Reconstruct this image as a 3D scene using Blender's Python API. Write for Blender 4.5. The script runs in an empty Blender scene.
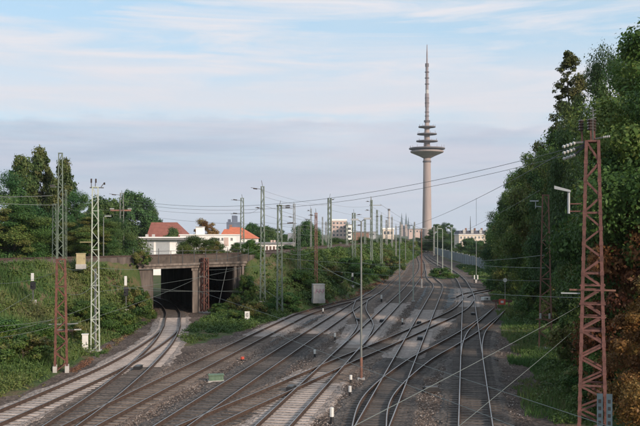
import bpy, math, random
import numpy as np
from mathutils import Vector

random.seed(7)
RNG = np.random.default_rng(11)
R = math.radians
scene = bpy.context.scene
COL = scene.collection

# ------------------------------------------------------------------ camera, sky, sun
CAM_H, FPX, CX, HY = 8.8, 890.0, 320.0, 234.0      # eye height (m), focal length and horizon in photo pixels
cam = bpy.data.cameras.new('camera')
cam.sensor_width = 36.0
cam.lens = 36.0 * FPX / 640.0
cam.shift_y = (HY - 213.0) / 640.0
cam.clip_start, cam.clip_end = 0.5, 20000
cam_o = bpy.data.objects.new('camera', cam)
COL.objects.link(cam_o)
cam_o.location = (0, 0, CAM_H)
cam_o.rotation_euler = (R(90), 0, 0)
scene.camera = cam_o

SUN_EL, SUN_AZ = R(21), R(138)          # low evening sun behind the right shoulder
world = bpy.data.worlds.new('World')
scene.world = world
world.use_nodes = True
nt = world.node_tree
nt.nodes.clear()


def nd(tree, kind, **kw):
    n = tree.nodes.new(kind)
    for k, v in kw.items():
        if k.startswith('i_'):
            n.inputs[k[2:].replace('_', ' ')].default_value = v
        else:
            setattr(n, k, v)
    return n


def ramp(tree, fac, stops, interp='LINEAR'):
    n = tree.nodes.new('ShaderNodeValToRGB')
    n.color_ramp.interpolation = interp
    cr = n.color_ramp
    while len(cr.elements) > 1:
        cr.elements.remove(cr.elements[-1])
    cr.elements[0].position = stops[0][0]
    c = stops[0][1]
    cr.elements[0].color = (c[0], c[1], c[2], 1) if not isinstance(c, (int, float)) else (c, c, c, 1)
    for p, c in stops[1:]:
        e = cr.elements.new(p)
        e.color = (c[0], c[1], c[2], 1) if not isinstance(c, (int, float)) else (c, c, c, 1)
    tree.links.new(fac, n.inputs['Fac'])
    return n


def math_n(tree, op, a, b=None, clamp=False):
    n = tree.nodes.new('ShaderNodeMath')
    n.operation = op
    n.use_clamp = clamp
    for i, v in enumerate((a, b)):
        if v is None:
            continue
        if isinstance(v, (int, float)):
            n.inputs[i].default_value = v
        else:
            tree.links.new(v, n.inputs[i])
    return n.outputs[0]


def mix_n(tree, fac, a, b, blend='MIX'):
    n = tree.nodes.new('ShaderNodeMix')
    n.data_type = 'RGBA'
    n.blend_type = blend
    for sock, v in ((n.inputs[0], fac), (n.inputs[6], a), (n.inputs[7], b)):
        if isinstance(v, (int, float)):
            sock.default_value = v
        elif isinstance(v, tuple):
            sock.default_value = (v[0], v[1], v[2], 1)
        else:
            tree.links.new(v, sock)
    return n.outputs[2]


SKY_STRENGTH = 0.15
sky = nd(nt, 'ShaderNodeTexSky', sky_type='NISHITA', sun_disc=False)
sky.sun_elevation, sky.sun_rotation = SUN_EL, SUN_AZ
sky.altitude, sky.air_density, sky.dust_density, sky.ozone_density = 10, 1.0, 1.4, 1.6
tc = nd(nt, 'ShaderNodeTexCoord')
sep = nd(nt, 'ShaderNodeSeparateXYZ')
nt.links.new(tc.outputs['Generated'], sep.inputs[0])
elev = sep.outputs['Z']


def cloud_noise(sx, sz, scale, detail, rough, off, dist=0.0):
    mp = nd(nt, 'ShaderNodeMapping')
    mp.inputs['Scale'].default_value = (sx, sx, sz)
    mp.inputs['Location'].default_value = (off, off * .7, off * .3)
    nt.links.new(tc.outputs['Generated'], mp.inputs['Vector'])
    n = nd(nt, 'ShaderNodeTexNoise')
    n.inputs['Scale'].default_value = scale
    n.inputs['Detail'].default_value = detail
    n.inputs['Roughness'].default_value = rough
    n.inputs['Distortion'].default_value = dist
    nt.links.new(mp.outputs[0], n.inputs['Vector'])
    return n.outputs['Fac']


K = .67 / SKY_STRENGTH


def cc(r, g, b):
    return (r * K, g * K, b * K)


clear = mix_n(nt, 0.75, sky.outputs[0], cc(.435, .615, .75))                 # thin veil over the whole sky
veil = ramp(nt, cloud_noise(1.0, 7.0, 2.2, 6, .58, 3.1, .3), [(.40, 0.0), (.66, .80)]).outputs[0]
c1 = mix_n(nt, veil, clear, cc(.62, .70, .79))
streak = ramp(nt, cloud_noise(1.2, 13.0, 3.4, 8, .62, 7.7, .6), [(.46, 0.0), (.66, .95)]).outputs[0]
c2 = mix_n(nt, streak, c1, cc(.77, .765, .81))
# long grey-blue bank of cloud lying low above the horizon, its upper edge ragged
edge = math_n(nt, 'ADD', elev, math_n(nt, 'MULTIPLY', math_n(nt, 'SUBTRACT', cloud_noise(1.6, 5.0, 3.0, 8, .62, 1.3), .5), .075))
bank = ramp(nt, edge, [(.0, .10), (.030, .22), (.060, .80), (.108, .97), (.120, .88), (.126, 0.0)]).outputs[0]
bankcol = mix_n(nt, ramp(nt, cloud_noise(1.5, 16, 2.5, 6, .55, 5.0), [(.35, 0.0), (.65, 1.0)]).outputs[0], cc(.445, .52, .645), cc(.61, .612, .70))
low = ramp(nt, elev, [(.0, .75), (.07, .40), (.13, 0.0)]).outputs[0]
c2 = mix_n(nt, low, c2, cc(.575, .615, .71))
bank = math_n(nt, 'MULTIPLY', bank, ramp(nt, cloud_noise(1.3, 9.0, 2.4, 7, .6, 9.2, .4), [(.36, .30), (.58, 1.0)]).outputs[0])
wisp = ramp(nt, cloud_noise(1.1, 22.0, 3.0, 8, .62, 13.3, .5), [(.50, 0.0), (.72, .55)]).outputs[0]
bankcol = mix_n(nt, wisp, bankcol, cc(.70, .675, .73))
c3 = mix_n(nt, bank, c2, bankcol)
glow = ramp(nt, edge, [(.120, 0.0), (.140, .72), (.165, .5), (.21, 0.0)]).outputs[0]   # pale cloud lying above the bank
c4 = mix_n(nt, glow, c3, cc(.76, .73, .765))
bg = nd(nt, 'ShaderNodeBackground')
bg.inputs['Strength'].default_value = SKY_STRENGTH
nt.links.new(c4, bg.inputs['Color'])
wo = nd(nt, 'ShaderNodeOutputWorld')
nt.links.new(bg.outputs[0], wo.inputs['Surface'])

sun = bpy.data.lights.new('sun', 'SUN')
sun.energy, sun.angle, sun.color = 3.0, R(7.0), (1.0, .83, .68)
sun_o = bpy.data.objects.new('sun', sun)
COL.objects.link(sun_o)
sd = Vector((math.sin(SUN_AZ) * math.cos(SUN_EL), math.cos(SUN_AZ) * math.cos(SUN_EL), math.sin(SUN_EL)))
sun_o.rotation_euler = sd.to_track_quat('Z', 'Y').to_euler()
sun_o.location = (60, -60, 60)

vs = scene.view_settings
vs.view_transform, vs.look, vs.exposure, vs.gamma = 'Standard', 'None', 0.70, 1.0
vs.use_curve_mapping = False
scene.render.engine = 'CYCLES'


# ------------------------------------------------------------------ helpers
def at(px, py, d):
    """world point seen at photo pixel (px, py) at depth d"""
    return Vector(((px - CX) / FPX * d, d, CAM_H - (py - HY) / FPX * d))


def gx(px, d):
    return (px - CX) / FPX * d


def tag(o, label=None, cat=None, group=None, kind=None):
    if label:
        o['label'] = label
    if cat:
        o['category'] = cat
    if group:
        o['group'] = group
    if kind:
        o['kind'] = kind
    return o


def empty(name, loc=(0, 0, 0), rz=0.0):
    o = bpy.data.objects.new(name, None)
    COL.objects.link(o)
    o.location = loc
    o.rotation_euler = (0, 0, rz)
    o.empty_display_size = .2
    return o


class MB:
    def __init__(self):
        self.v, self.f, self.m = [], [], []

    def add(self, vs, fs, mi=0):
        b = len(self.v)
        self.v += [tuple(p) for p in vs]
        self.f += [tuple(i + b for i in f) for f in fs]
        self.m += [mi] * len(fs)
        return self

    def box(self, x0, x1, y0, y1, z0, z1, mi=0):
        v = [(x0, y0, z0), (x1, y0, z0), (x1, y1, z0), (x0, y1, z0), (x0, y0, z1), (x1, y0, z1), (x1, y1, z1), (x0, y1, z1)]
        f = [(3, 2, 1, 0), (4, 5, 6, 7), (0, 1, 5, 4), (1, 2, 6, 5), (2, 3, 7, 6), (3, 0, 4, 7)]
        return self.add(v, f, mi)

    def bar(self, a, b, w, h=None, mi=0):
        a, b = Vector(a), Vector(b)
        h = h or w
        d = (b - a).normalized()
        up = Vector((0, 0, 1)) if abs(d.z) < .9 else Vector((0, 1, 0))
        s = d.cross(up).normalized()
        u = s.cross(d).normalized()
        v = []
        for p in (a, b):
            for i, j in ((-1, -1), (1, -1), (1, 1), (-1, 1)):
                v.append(p + s * (i * w / 2) + u * (j * h / 2))
        return self.add(v, [(3, 2, 1, 0), (4, 5, 6, 7), (0, 1, 5, 4), (1, 2, 6, 5), (2, 3, 7, 6), (3, 0, 4, 7)], mi)

    def tube(self, pts, r, n=6, mi=0, cap=True):
        pts = [Vector(p) for p in pts]
        rs = r if isinstance(r, (list, tuple)) else [r] * len(pts)
        v, f = [], []
        for k, p in enumerate(pts):
            d = (pts[min(k + 1, len(pts) - 1)] - pts[max(k - 1, 0)])
            d = d.normalized() if d.length > 1e-9 else Vector((0, 0, 1))
            up = Vector((0, 0, 1)) if abs(d.z) < .95 else Vector((1, 0, 0))
            s = d.cross(up).normalized()
            u = s.cross(d).normalized()
            for i in range(n):
                a = 2 * math.pi * i / n
                v.append(p + (s * math.cos(a) + u * math.sin(a)) * rs[k])
        for k in range(len(pts) - 1):
            for i in range(n):
                j = (i + 1) % n
                f.append((k * n + i, k * n + j, (k + 1) * n + j, (k + 1) * n + i))
        if cap:
            f.append(tuple(range(n - 1, -1, -1)))
            f.append(tuple((len(pts) - 1) * n + i for i in range(n)))
        return self.add(v, f, mi)

    def lathe(self, prof, n=24, c=(0, 0, 0), mi=0):
        v, f = [], []
        for r, z in prof:
            for i in range(n):
                a = 2 * math.pi * i / n
                v.append((c[0] + r * math.cos(a), c[1] + r * math.sin(a), c[2] + z))
        for k in range(len(prof) - 1):
            for i in range(n):
                j = (i + 1) % n
                f.append((k * n + i, k * n + j, (k + 1) * n + j, (k + 1) * n + i))
        f.append(tuple(range(n - 1, -1, -1)))
        f.append(tuple((len(prof) - 1) * n + i for i in range(n)))
        return self.add(v, f, mi)

    def build(self, name, mats, parent=None, smooth=False):
        me = bpy.data.meshes.new(name)
        me.from_pydata(self.v, [], self.f)
        if not isinstance(mats, (list, tuple)):
            mats = [mats]
        for m in mats:
            me.materials.append(m)
        if len(mats) > 1:
            me.polygons.foreach_set('material_index', self.m)
        if smooth:
            me.polygons.foreach_set('use_smooth', [True] * len(me.polygons))
        me.update()
        return link(name, me, parent)


def link(name, me, parent=None):
    o = bpy.data.objects.new(name, me)
    COL.objects.link(o)
    if parent:
        o.parent = parent
    return o


def quad_mesh(name, verts, mat, tint=None, tri=False):
    """verts: (N,4,3) array of separate quads (or (N,3,3) triangles)"""
    n, k = verts.shape[0], verts.shape[1]
    me = bpy.data.meshes.new(name)
    me.vertices.add(n * k)
    me.vertices.foreach_set('co', verts.reshape(-1).astype(np.float32))
    me.loops.add(n * k)
    me.loops.foreach_set('vertex_index', np.arange(n * k, dtype=np.int32))
    me.polygons.add(n)
    me.polygons.foreach_set('loop_start', np.arange(0, n * k, k, dtype=np.int32))
    me.polygons.foreach_set('loop_total', np.full(n, k, dtype=np.int32))
    me.materials.append(mat)
    if tint is not None:
        ca = me.color_attributes.new('tint', 'FLOAT_COLOR', 'POINT')
        c = np.ones((n, k, 4), np.float32)
        c[:, :, :3] = tint[:, None, :]
        ca.data.foreach_set('color', c.reshape(-1))
    me.update(calc_edges=True)
    return me


# ------------------------------------------------------------------ materials
def mat(name, col, rough=.7, metal=0.0, var=.25, scale=3.0, col2=None, bump=0.0, bscale=20.0, detail=6, spec=.4, objvar=0.0, stretch=None):
    m = bpy.data.materials.new(name)
    m.use_nodes = True
    t = m.node_tree
    p = t.nodes['Principled BSDF']
    p.inputs['Roughness'].default_value = rough
    p.inputs['Metallic'].default_value = metal
    p.inputs['Specular IOR Level'].default_value = spec
    tcn = nd(t, 'ShaderNodeTexCoord')
    vec = tcn.outputs['Object']
    if stretch:
        mp = nd(t, 'ShaderNodeMapping')
        mp.inputs['Scale'].default_value = stretch
        t.links.new(vec, mp.inputs['Vector'])
        vec = mp.outputs[0]
    n = nd(t, 'ShaderNodeTexNoise')
    n.inputs['Scale'].default_value = scale
    n.inputs['Detail'].default_value = detail
    n.inputs['Roughness'].default_value = .65
    t.links.new(vec, n.inputs['Vector'])
    if col2 is None:
        lo = tuple(c * (1 - var) for c in col)
        hi = tuple(min(1, c * (1 + var)) for c in col)
    else:
        lo, hi = col, col2
    out = ramp(t, n.outputs['Fac'], [(.32, lo), (.68, hi)]).outputs[0]
    if objvar:
        oi = nd(t, 'ShaderNodeObjectInfo')
        k = math_n(t, 'ADD', math_n(t, 'MULTIPLY', oi.outputs['Random'], objvar * 2), 1 - objvar)
        hs = nd(t, 'ShaderNodeHueSaturation')
        t.links.new(out, hs.inputs['Color'])
        t.links.new(k, hs.inputs['Value'])
        out = hs.outputs[0]
    t.links.new(out, p.inputs['Base Color'])
    if bump:
        b = nd(t, 'ShaderNodeBump')
        b.inputs['Strength'].default_value = bump
        b.inputs['Distance'].default_value = .05
        n2 = nd(t, 'ShaderNodeTexNoise')
        n2.inputs['Scale'].default_value = bscale
        n2.inputs['Detail'].default_value = 5
        t.links.new(vec, n2.inputs['Vector'])
        t.links.new(n2.outputs['Fac'], b.inputs['Height'])
        t.links.new(b.outputs[0], p.inputs['Normal'])
    return m


def gravel_mat(name, cols, patch, pscale=.18, gscale=9.0, stone=.35):
    """crushed stone: stone-to-stone colour from voronoi cells, broad stains of a second tone"""
    m = bpy.data.materials.new(name)
    m.use_nodes = True
    t = m.node_tree
    p = t.nodes['Principled BSDF']
    p.inputs['Roughness'].default_value = .9
    p.inputs['Specular IOR Level'].default_value = .25
    geo = nd(t, 'ShaderNodeNewGeometry')
    pos = geo.outputs['Position']
    v = nd(t, 'ShaderNodeTexVoronoi')
    v.inputs['Scale'].default_value = gscale
    t.links.new(pos, v.inputs['Vector'])
    sepc = nd(t, 'ShaderNodeSeparateColor')
    t.links.new(v.outputs['Color'], sepc.inputs[0])
    n1 = nd(t, 'ShaderNodeTexNoise')
    n1.inputs['Scale'].default_value = pscale
    n1.inputs['Detail'].default_value = 8
    n1.inputs['Roughness'].default_value = .68
    t.links.new(pos, n1.inputs['Vector'])
    n3 = nd(t, 'ShaderNodeTexNoise')
    n3.inputs['Scale'].default_value = pscale * 5
    n3.inputs['Detail'].default_value = 8
    n3.inputs['Roughness'].default_value = .72
    t.links.new(pos, n3.inputs['Vector'])
    base = ramp(t, n1.outputs['Fac'], [(.36, cols[0]), (.5, cols[1]), (.64, cols[2])]).outputs[0]
    pf = ramp(t, n3.outputs['Fac'], [(.54, 0.0), (.66, .8)]).outputs[0]
    base = mix_n(t, pf, base, patch)
    stone *= 1.6
    k = math_n(t, 'ADD', math_n(t, 'MULTIPLY', sepc.outputs[0], stone * 2), 1 - stone)
    hs = nd(t, 'ShaderNodeHueSaturation')
    t.links.new(base, hs.inputs['Color'])
    t.links.new(k, hs.inputs['Value'])
    t.links.new(hs.outputs[0], p.inputs['Base Color'])
    b = nd(t, 'ShaderNodeBump')
    b.inputs['Strength'].default_value = .9
    b.inputs['Distance'].default_value = .06
    t.links.new(v.outputs['Distance'], b.inputs['Height'])
    t.links.new(b.outputs[0], p.inputs['Normal'])
    return m


def leaf_mat(name, trans=.28, rough=.55):
    m = bpy.data.materials.new(name)
    m.use_nodes = True
    t = m.node_tree
    p = t.nodes['Principled BSDF']
    p.inputs['Roughness'].default_value = rough
    p.inputs['Specular IOR Level'].default_value = .25
    a = nd(t, 'ShaderNodeVertexColor')
    a.layer_name = 'tint'
    oi = nd(t, 'ShaderNodeObjectInfo')
    hs = nd(t, 'ShaderNodeHueSaturation')
    t.links.new(a.outputs['Color'], hs.inputs['Color'])
    t.links.new(math_n(t, 'ADD', math_n(t, 'MULTIPLY', oi.outputs['Random'], .035), .4825), hs.inputs['Hue'])
    t.links.new(math_n(t, 'ADD', math_n(t, 'MULTIPLY', oi.outputs['Random'], .25), .875), hs.inputs['Value'])
    t.links.new(hs.outputs[0], p.inputs['Base Color'])
    tr = nd(t, 'ShaderNodeBsdfTranslucent')
    t.links.new(hs.outputs[0], tr.inputs['Color'])
    mx = nd(t, 'ShaderNodeMixShader')
    mx.inputs[0].default_value = trans
    t.links.new(p.outputs[0], mx.inputs[1])
    t.links.new(tr.outputs[0], mx.inputs[2])
    t.links.new(mx.outputs[0], t.nodes['Material Output'].inputs['Surface'])
    return m


M = dict(
    leaf=leaf_mat('leaf'),
    bark=mat('bark', (.075, .06, .045), .9, var=.4, scale=6, bump=.6),
    steel=mat('worn_rail_steel', (.40, .385, .37), .40, .85, var=.2, scale=2),
    rust=mat('rusty_rail_side', (.062, .040, .031), .9, 0, var=.4, scale=5),
    wood=mat('creosoted_wood', (.072, .060, .053), .85, var=.4, scale=4, objvar=.3),
    concrete_sl=mat('sleeper_concrete', (.33, .282, .254), .85, var=.3, scale=3, objvar=.16),
    lightwood=mat('weathered_sleeper_wood', (.125, .098, .080), .85, var=.35, scale=3, objvar=.28),
    redpaint=mat('red_oxide_paint', (.185, .082, .070), .75, var=.3, scale=3.5, col2=(.075, .036, .030), bump=.2),
    rustpaint=mat('rust_brown_paint', (.15, .078, .058), .8, scale=3, col2=(.25, .125, .092), bump=.2),
    brick_red=mat('red_primer', (.165, .062, .045), .8, scale=4, col2=(.075, .036, .03), bump=.2),
    darkred=mat('dark_brown_paint', (.085, .045, .036), .8, scale=2, col2=(.14, .065, .05)),
    greenpaint=mat('mast_green_paint', (.12, .155, .125), .6, var=.22, scale=2),
    palegreen=mat('pale_green_paint', (.33, .37, .32), .6, var=.18, scale=2),
    greypaint=mat('galvanised_grey', (.16, .172, .165), .5, .2, var=.2, scale=2),
    darkgrey=mat('dark_grey_steel', (.085, .09, .095), .55, .2, var=.2),
    bluegrey=mat('blue_grey_steel', (.06, .092, .115), .55, .1, var=.2),
    lamp=mat('lamp_grey', (.36, .375, .385), .45, var=.1),
    ins=mat('insulator_glaze', (.06, .045, .04), .25, var=.2),
    insw=mat('pale_insulator', (.36, .36, .345), .3, var=.1),
    wire=mat('wire_bronze', (.16, .17, .165), .5, .3, var=.1),
    wirelight=mat('wire_galvanised', (.20, .225, .21), .5, .3, var=.1),
    white=mat('white_paint', (.62, .61, .58), .6, var=.08, scale=1.5),
    offwhite=mat('weathered_white', (.40, .385, .37), .7, var=.2, scale=2.5),
    black=mat('black_paint', (.02, .02, .022), .6, var=.2),
    signred=mat('sign_red', (.50, .075, .045), .55, var=.15),
    yellow=mat('cream_yellow_paint', (.36, .30, .17), .6, var=.15, scale=2),
    cabgreen=mat('cabinet_green', (.10, .155, .105), .65, var=.25, scale=4),
    concrete=mat('aged_concrete', (.075, .062, .054), .9, scale=1.3, col2=(.22, .182, .157), bump=.5, bscale=6, stretch=(1.6, 1.6, .3)),
    concrete2=mat('stained_concrete', (.042, .036, .032), .9, scale=1.3, col2=(.135, .11, .096), bump=.5, bscale=6, stretch=(1.6, 1.6, .3)),
    found=mat('foundation_concrete', (.36, .345, .33), .9, var=.2, scale=2),
    tower=mat('tower_concrete', (.245, .20, .188), .85, scale=.14, col2=(.37, .31, .292), stretch=(1, 1, .12)),
    towerdark=mat('tower_dark_band', (.125, .115, .125), .7, var=.2, scale=.1),
    towermast=mat('tower_mast', (.22, .19, .20), .7, var=.2, scale=.1),
    wallwhite=mat('white_render', (.78, .76, .73), .85, var=.07, scale=.5),
    wallcream=mat('cream_render', (.62, .53, .45), .85, var=.1, scale=.4),
    wallpink=mat('pink_brick', (.50, .38, .34), .85, var=.12, scale=.4),
    wallgrey=mat('grey_render', (.36, .36, .37), .85, var=.12, scale=.4),
    roofgrey=mat('grey_roof_felt', (.22, .22, .23), .85, var=.15, scale=.5),
    rooftile=mat('red_roof_tile', (.235, .085, .062), .8, var=.22, scale=1.2, bump=.4, bscale=8),
    rooforange=mat('orange_roof_tile', (.50, .15, .08), .8, var=.18, scale=1.2, bump=.4, bscale=8),
    roofdark=mat('dark_slate_roof', (.075, .075, .09), .7, var=.2, scale=.6),
    bluetower=mat('blue_grey_cladding', (.13, .155, .21), .7, var=.15, scale=.2),
    copper=mat('hazed_copper_spire', (.085, .125, .145), .7, var=.15, scale=.05),  # green copper dulled to dark blue-grey, distance haze put into the colour
    sandstone=mat('sandstone', (.34, .27, .235), .85, var=.15, scale=.05),
    glass=mat('window_glass', (.035, .045, .06), .12, var=.2, spec=.6),
    brickhouse=mat('brown_brick', (.22, .13, .10), .9, var=.2, scale=.4),
    railbrown=mat('weathered_barrier_brown', (.075, .06, .05), .8, var=.35, scale=2),
    barrier=mat('barrier_panel_grey', (.20, .225, .24), .8, var=.15, scale=.6, objvar=.10),
)
G_YARD = gravel_mat('yard_ballast', [(.092, .072, .060), (.140, .106, .086), (.185, .148, .124)], (.066, .044, .034), .12, 8)
G_DARK = gravel_mat('dark_ballast', [(.062, .054, .051), (.088, .075, .067), (.125, .102, .086)], (.042, .034, .031), .3, 8)
G_BROWN = gravel_mat('brown_ballast', [(.100, .073, .058), (.138, .102, .081), (.180, .140, .114)], (.085, .050, .035), .3, 8)
G_PALE = gravel_mat('pale_ballast', [(.19, .157, .138), (.26, .215, .189), (.31, .26, .232)], (.13, .10, .083), .3, 8, .3)
G_PATH = gravel_mat('grey_walkway', [(.105, .112, .118), (.13, .138, .142), (.155, .16, .162)], (.085, .088, .09), .5, 14, .18)

# ------------------------------------------------------------------ lie of the land
BU = Vector((.669, .743)).normalized()            # direction along the upper line at the bridge
BN = Vector((-BU.y, BU.x))                        # horizontally backwards from the bridge face
BP = Vector((-18.9, 94.0))
BW = Vector((-.20, .98)).normalized()             # direction of the passage through the bridge
U_LEFT = [(-98, 6), (-78, 28.3), (-48.6, 61.0), (-29.5, 82.2), (-18.9, 94.0)]
U_RIGHT = [(-9.0, 105.0), (-5.5, 110.5), (-3.0, 118), (0.0, 134), (3.5, 155), (10, 195), (20, 260), (31, 335), (46, 430)]
F_LEFT = [(-21, 0), (-17.6, 30), (-16.9, 47), (-16.3, 56), (-16.9, 67), (-17.7, 80), (-18.3, 93.5)]
F_RIGHT = [(-9.4, 104), (-8.0, 100), (-4.5, 98), (-.5, 103), (4.0, 122), (7.2, 140), (9.8, 155), (16, 195), (26, 260), (36, 335), (50, 430)]
TOPZ = 6.0


def pl_dist(P, pl):
    best = np.full(P.shape[0], 1e9)
    for a, b in zip(pl[:-1], pl[1:]):
        a, b = np.array(a), np.array(b)
        ab = b - a
        t = np.clip(((P - a) @ ab) / (ab @ ab), 0, 1)
        best = np.minimum(best, np.linalg.norm(P - (a + t[:, None] * ab), axis=1))
    return best


def inside(P, poly):
    x, y = P[:, 0], P[:, 1]
    r = np.zeros(len(P), bool)
    n = len(poly)
    for i in range(n):
        (x1, y1), (x2, y2) = poly[i], poly[(i + 1) % n]
        c = ((y1 > y) != (y2 > y)) & (x < (x2 - x1) * (y - y1) / ((y2 - y1) + 1e-12) + x1)
        r ^= c
    return r


BAND = 19.0


def offset_back(pl, w):
    out = []
    for i, p in enumerate(pl):
        a, b = Vector(pl[max(i - 1, 0)]), Vector(pl[min(i + 1, len(pl) - 1)])
        d = (b - a).normalized()
        out.append(tuple(Vector(p) + Vector((-d.y, d.x)) * w))
    return out


POLY_L = U_LEFT + F_LEFT[::-1]
POLY_R = U_RIGHT + F_RIGHT[::-1]
BAND_L = U_LEFT + [tuple(Vector(U_LEFT[-1]) + BW * 26)] + offset_back(U_LEFT[:-1], BAND)[::-1]
BAND_R = U_RIGHT + offset_back(U_RIGHT[1:], 12)[::-1] + [tuple(Vector(U_RIGHT[0]) + BW * 26)]


def vnoise(x, y, s, seed):
    """cheap smooth value noise"""
    rg = np.random.default_rng(seed)
    g = rg.random((64, 64))
    u, v = x / s, y / s
    i, j = np.floor(u).astype(int), np.floor(v).astype(int)
    fu, fv = u - i, v - j
    fu, fv = fu * fu * (3 - 2 * fu), fv * fv * (3 - 2 * fv)
    i0, j0, i1, j1 = i % 64, j % 64, (i + 1) % 64, (j + 1) % 64
    return (g[i0, j0] * (1 - fu) + g[i1, j0] * fu) * (1 - fv) + (g[i0, j1] * (1 - fu) + g[i1, j1] * fu) * fv


V_EDGE = [(3.0, 0), (9.7, 41), (13.0, 58), (20.9, 103), (26.0, 135), (29.6, 160), (33, 195), (37, 240), (44, 330), (60, 450)]


CUT = [(-15.6, 96), (-16.4, 99), (-19.7, 112), (-24.0, 122), (-30.5, 134), (-40, 146), (-62, 165)]


def height(P):
    P = np.asarray(P, float).reshape(-1, 2)
    h = np.zeros(len(P))
    for poly, U, F in ((POLY_L, U_LEFT, F_LEFT), (POLY_R, U_RIGHT, F_RIGHT)):
        m = inside(P, poly)
        if m.any():
            du, df = pl_dist(P[m], U), pl_dist(P[m], F)
            t = df / (df + du + 1e-6)
            h[m] = np.maximum(h[m], TOPZ * np.clip(t * 1.12, 0, 1) ** 1.25)
    m = inside(P, BAND_L) | inside(P, BAND_R)
    h[m] = TOPZ
    # rear slope of the embankment
    far = ~m & (h < .01)
    for U, w in ((U_LEFT, BAND), (U_RIGHT, 12)):
        B = offset_back(U, w)
        d = pl_dist(P, B)
        right = inside(P, B + [(400, 430), (400, -60), (-98, -60)])
        k = far & ~right & (d < 9)
        h[k] = np.maximum(h[k], TOPZ * (1 - d[k] / 9))
    # the cutting of the curved track through and behind the embankment
    cut = pl_dist(P, CUT) < np.where(P[:, 1] < 122, 3.3, 5.5)
    h[cut] = 0
    # verge right of the yard rises a little into the bushes
    ve = np.array(V_EDGE)
    off = P[:, 0] - np.interp(P[:, 1], ve[:, 1], ve[:, 0])
    k = (off > 0) & (P[:, 1] < 450)
    h[k] += np.clip(off[k] - .5, 0, 10) * .06
    rough = (vnoise(P[:, 0], P[:, 1], 3.1, 1) - .5) * .35 + (vnoise(P[:, 0], P[:, 1], 9.0, 2) - .5) * .5
    soft = np.clip(h, 0, 1) * (h < TOPZ - .05)
    return h + rough * soft


def gz(x, y):
    return float(height([(x, y)])[0])


# portal floor: no embankment between the two abutments
xs = np.unique(np.concatenate([-np.geomspace(92, 9000, 16), np.arange(-90, -32, 2.0), np.arange(-32, 6, .8), np.arange(6, 40, 1.2), np.arange(40, 92, 3), np.geomspace(92, 9000, 16)]))
ys = np.unique(np.concatenate([-np.geomspace(22, 900, 7), np.arange(-20, 36, 3.0), np.arange(36, 130, .8), np.arange(130, 260, 2.0), np.arange(260, 450, 5), np.geomspace(460, 12000, 22)]))
XX, YY = np.meshgrid(xs, ys)
PP = np.stack([XX.ravel(), YY.ravel()], 1)
ZZ = height(PP)
nx, ny = len(xs), len(ys)
idx = np.arange(nx * ny).reshape(ny, nx)
faces = np.stack([idx[:-1, :-1], idx[:-1, 1:], idx[1:, 1:], idx[1:, :-1]], -1).reshape(-1, 4)


def ground_mat():
    m = bpy.data.materials.new('ground')
    m.use_nodes = True
    t = m.node_tree
    p = t.nodes['Principled BSDF']
    p.inputs['Roughness'].default_value = .95
    p.inputs['Specular IOR Level'].default_value = .15
    geo = nd(t, 'ShaderNodeNewGeometry')
    pos = geo.outputs['Position']

    def noise(s, d=7, r=.65):
        n = nd(t, 'ShaderNodeTexNoise')
        n.inputs['Scale'].default_value = s
        n.inputs['Detail'].default_value = d
        n.inputs['Roughness'].default_value = r
        t.links.new(pos, n.inputs['Vector'])
        return n.outputs['Fac']
    grass = ramp(t, noise(.5), [(.35, (.042, .078, .024)), (.5, (.070, .092, .034)), (.62, (.125, .095, .055))]).outputs[0]
    v = nd(t, 'ShaderNodeTexVoronoi')
    v.inputs['Scale'].default_value = 8
    t.links.new(pos, v.inputs['Vector'])
    sc = nd(t, 'ShaderNodeSeparateColor')
    t.links.new(v.outputs['Color'], sc.inputs[0])
    grav = ramp(t, noise(.14, 8, .7), [(.36, (.066, .052, .045)), (.5, (.100, .076, .063)), (.62, (.148, .114, .094))]).outputs[0]
    grav = mix_n(t, ramp(t, noise(.55, 8, .75), [(.52, 0.0), (.64, .75)]).outputs[0], grav, (.052, .036, .030))
    grav = mix_n(t, ramp(t, noise(.33, 8, .75), [(.60, 0.0), (.70, .55)]).outputs[0], grav, (.19, .165, .15))
    grav = mix_n(t, ramp(t, noise(.8, 8, .7), [(.62, 0.0), (.72, .5)]).outputs[0], grav, (.19, .085, .045))
    hs = nd(t, 'ShaderNodeHueSaturation')
    t.links.new(grav, hs.inputs['Color'])
    t.links.new(math_n(t, 'ADD', math_n(t, 'MULTIPLY', sc.outputs[0], 1.1), .45), hs.inputs['Value'])
    a = nd(t, 'ShaderNodeVertexColor')
    a.layer_name = 'cover'
    sa = nd(t, 'ShaderNodeSeparateColor')
    t.links.new(a.outputs['Color'], sa.inputs[0])
    f = ramp(t, math_n(t, 'ADD', sa.outputs[0], math_n(t, 'MULTIPLY', math_n(t, 'SUBTRACT', noise(.9), .5), .9)), [(.42, 0.0), (.58, 1.0)]).outputs[0]
    t.links.new(mix_n(t, f, hs.outputs[0], grass), p.inputs['Base Color'])
    b = nd(t, 'ShaderNodeBump')
    b.inputs['Strength'].default_value = .8
    b.inputs['Distance'].default_value = .06
    t.links.new(v.outputs['Distance'], b.inputs['Height'])
    t.links.new(b.outputs[0], p.inputs['Normal'])
    return m


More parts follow.
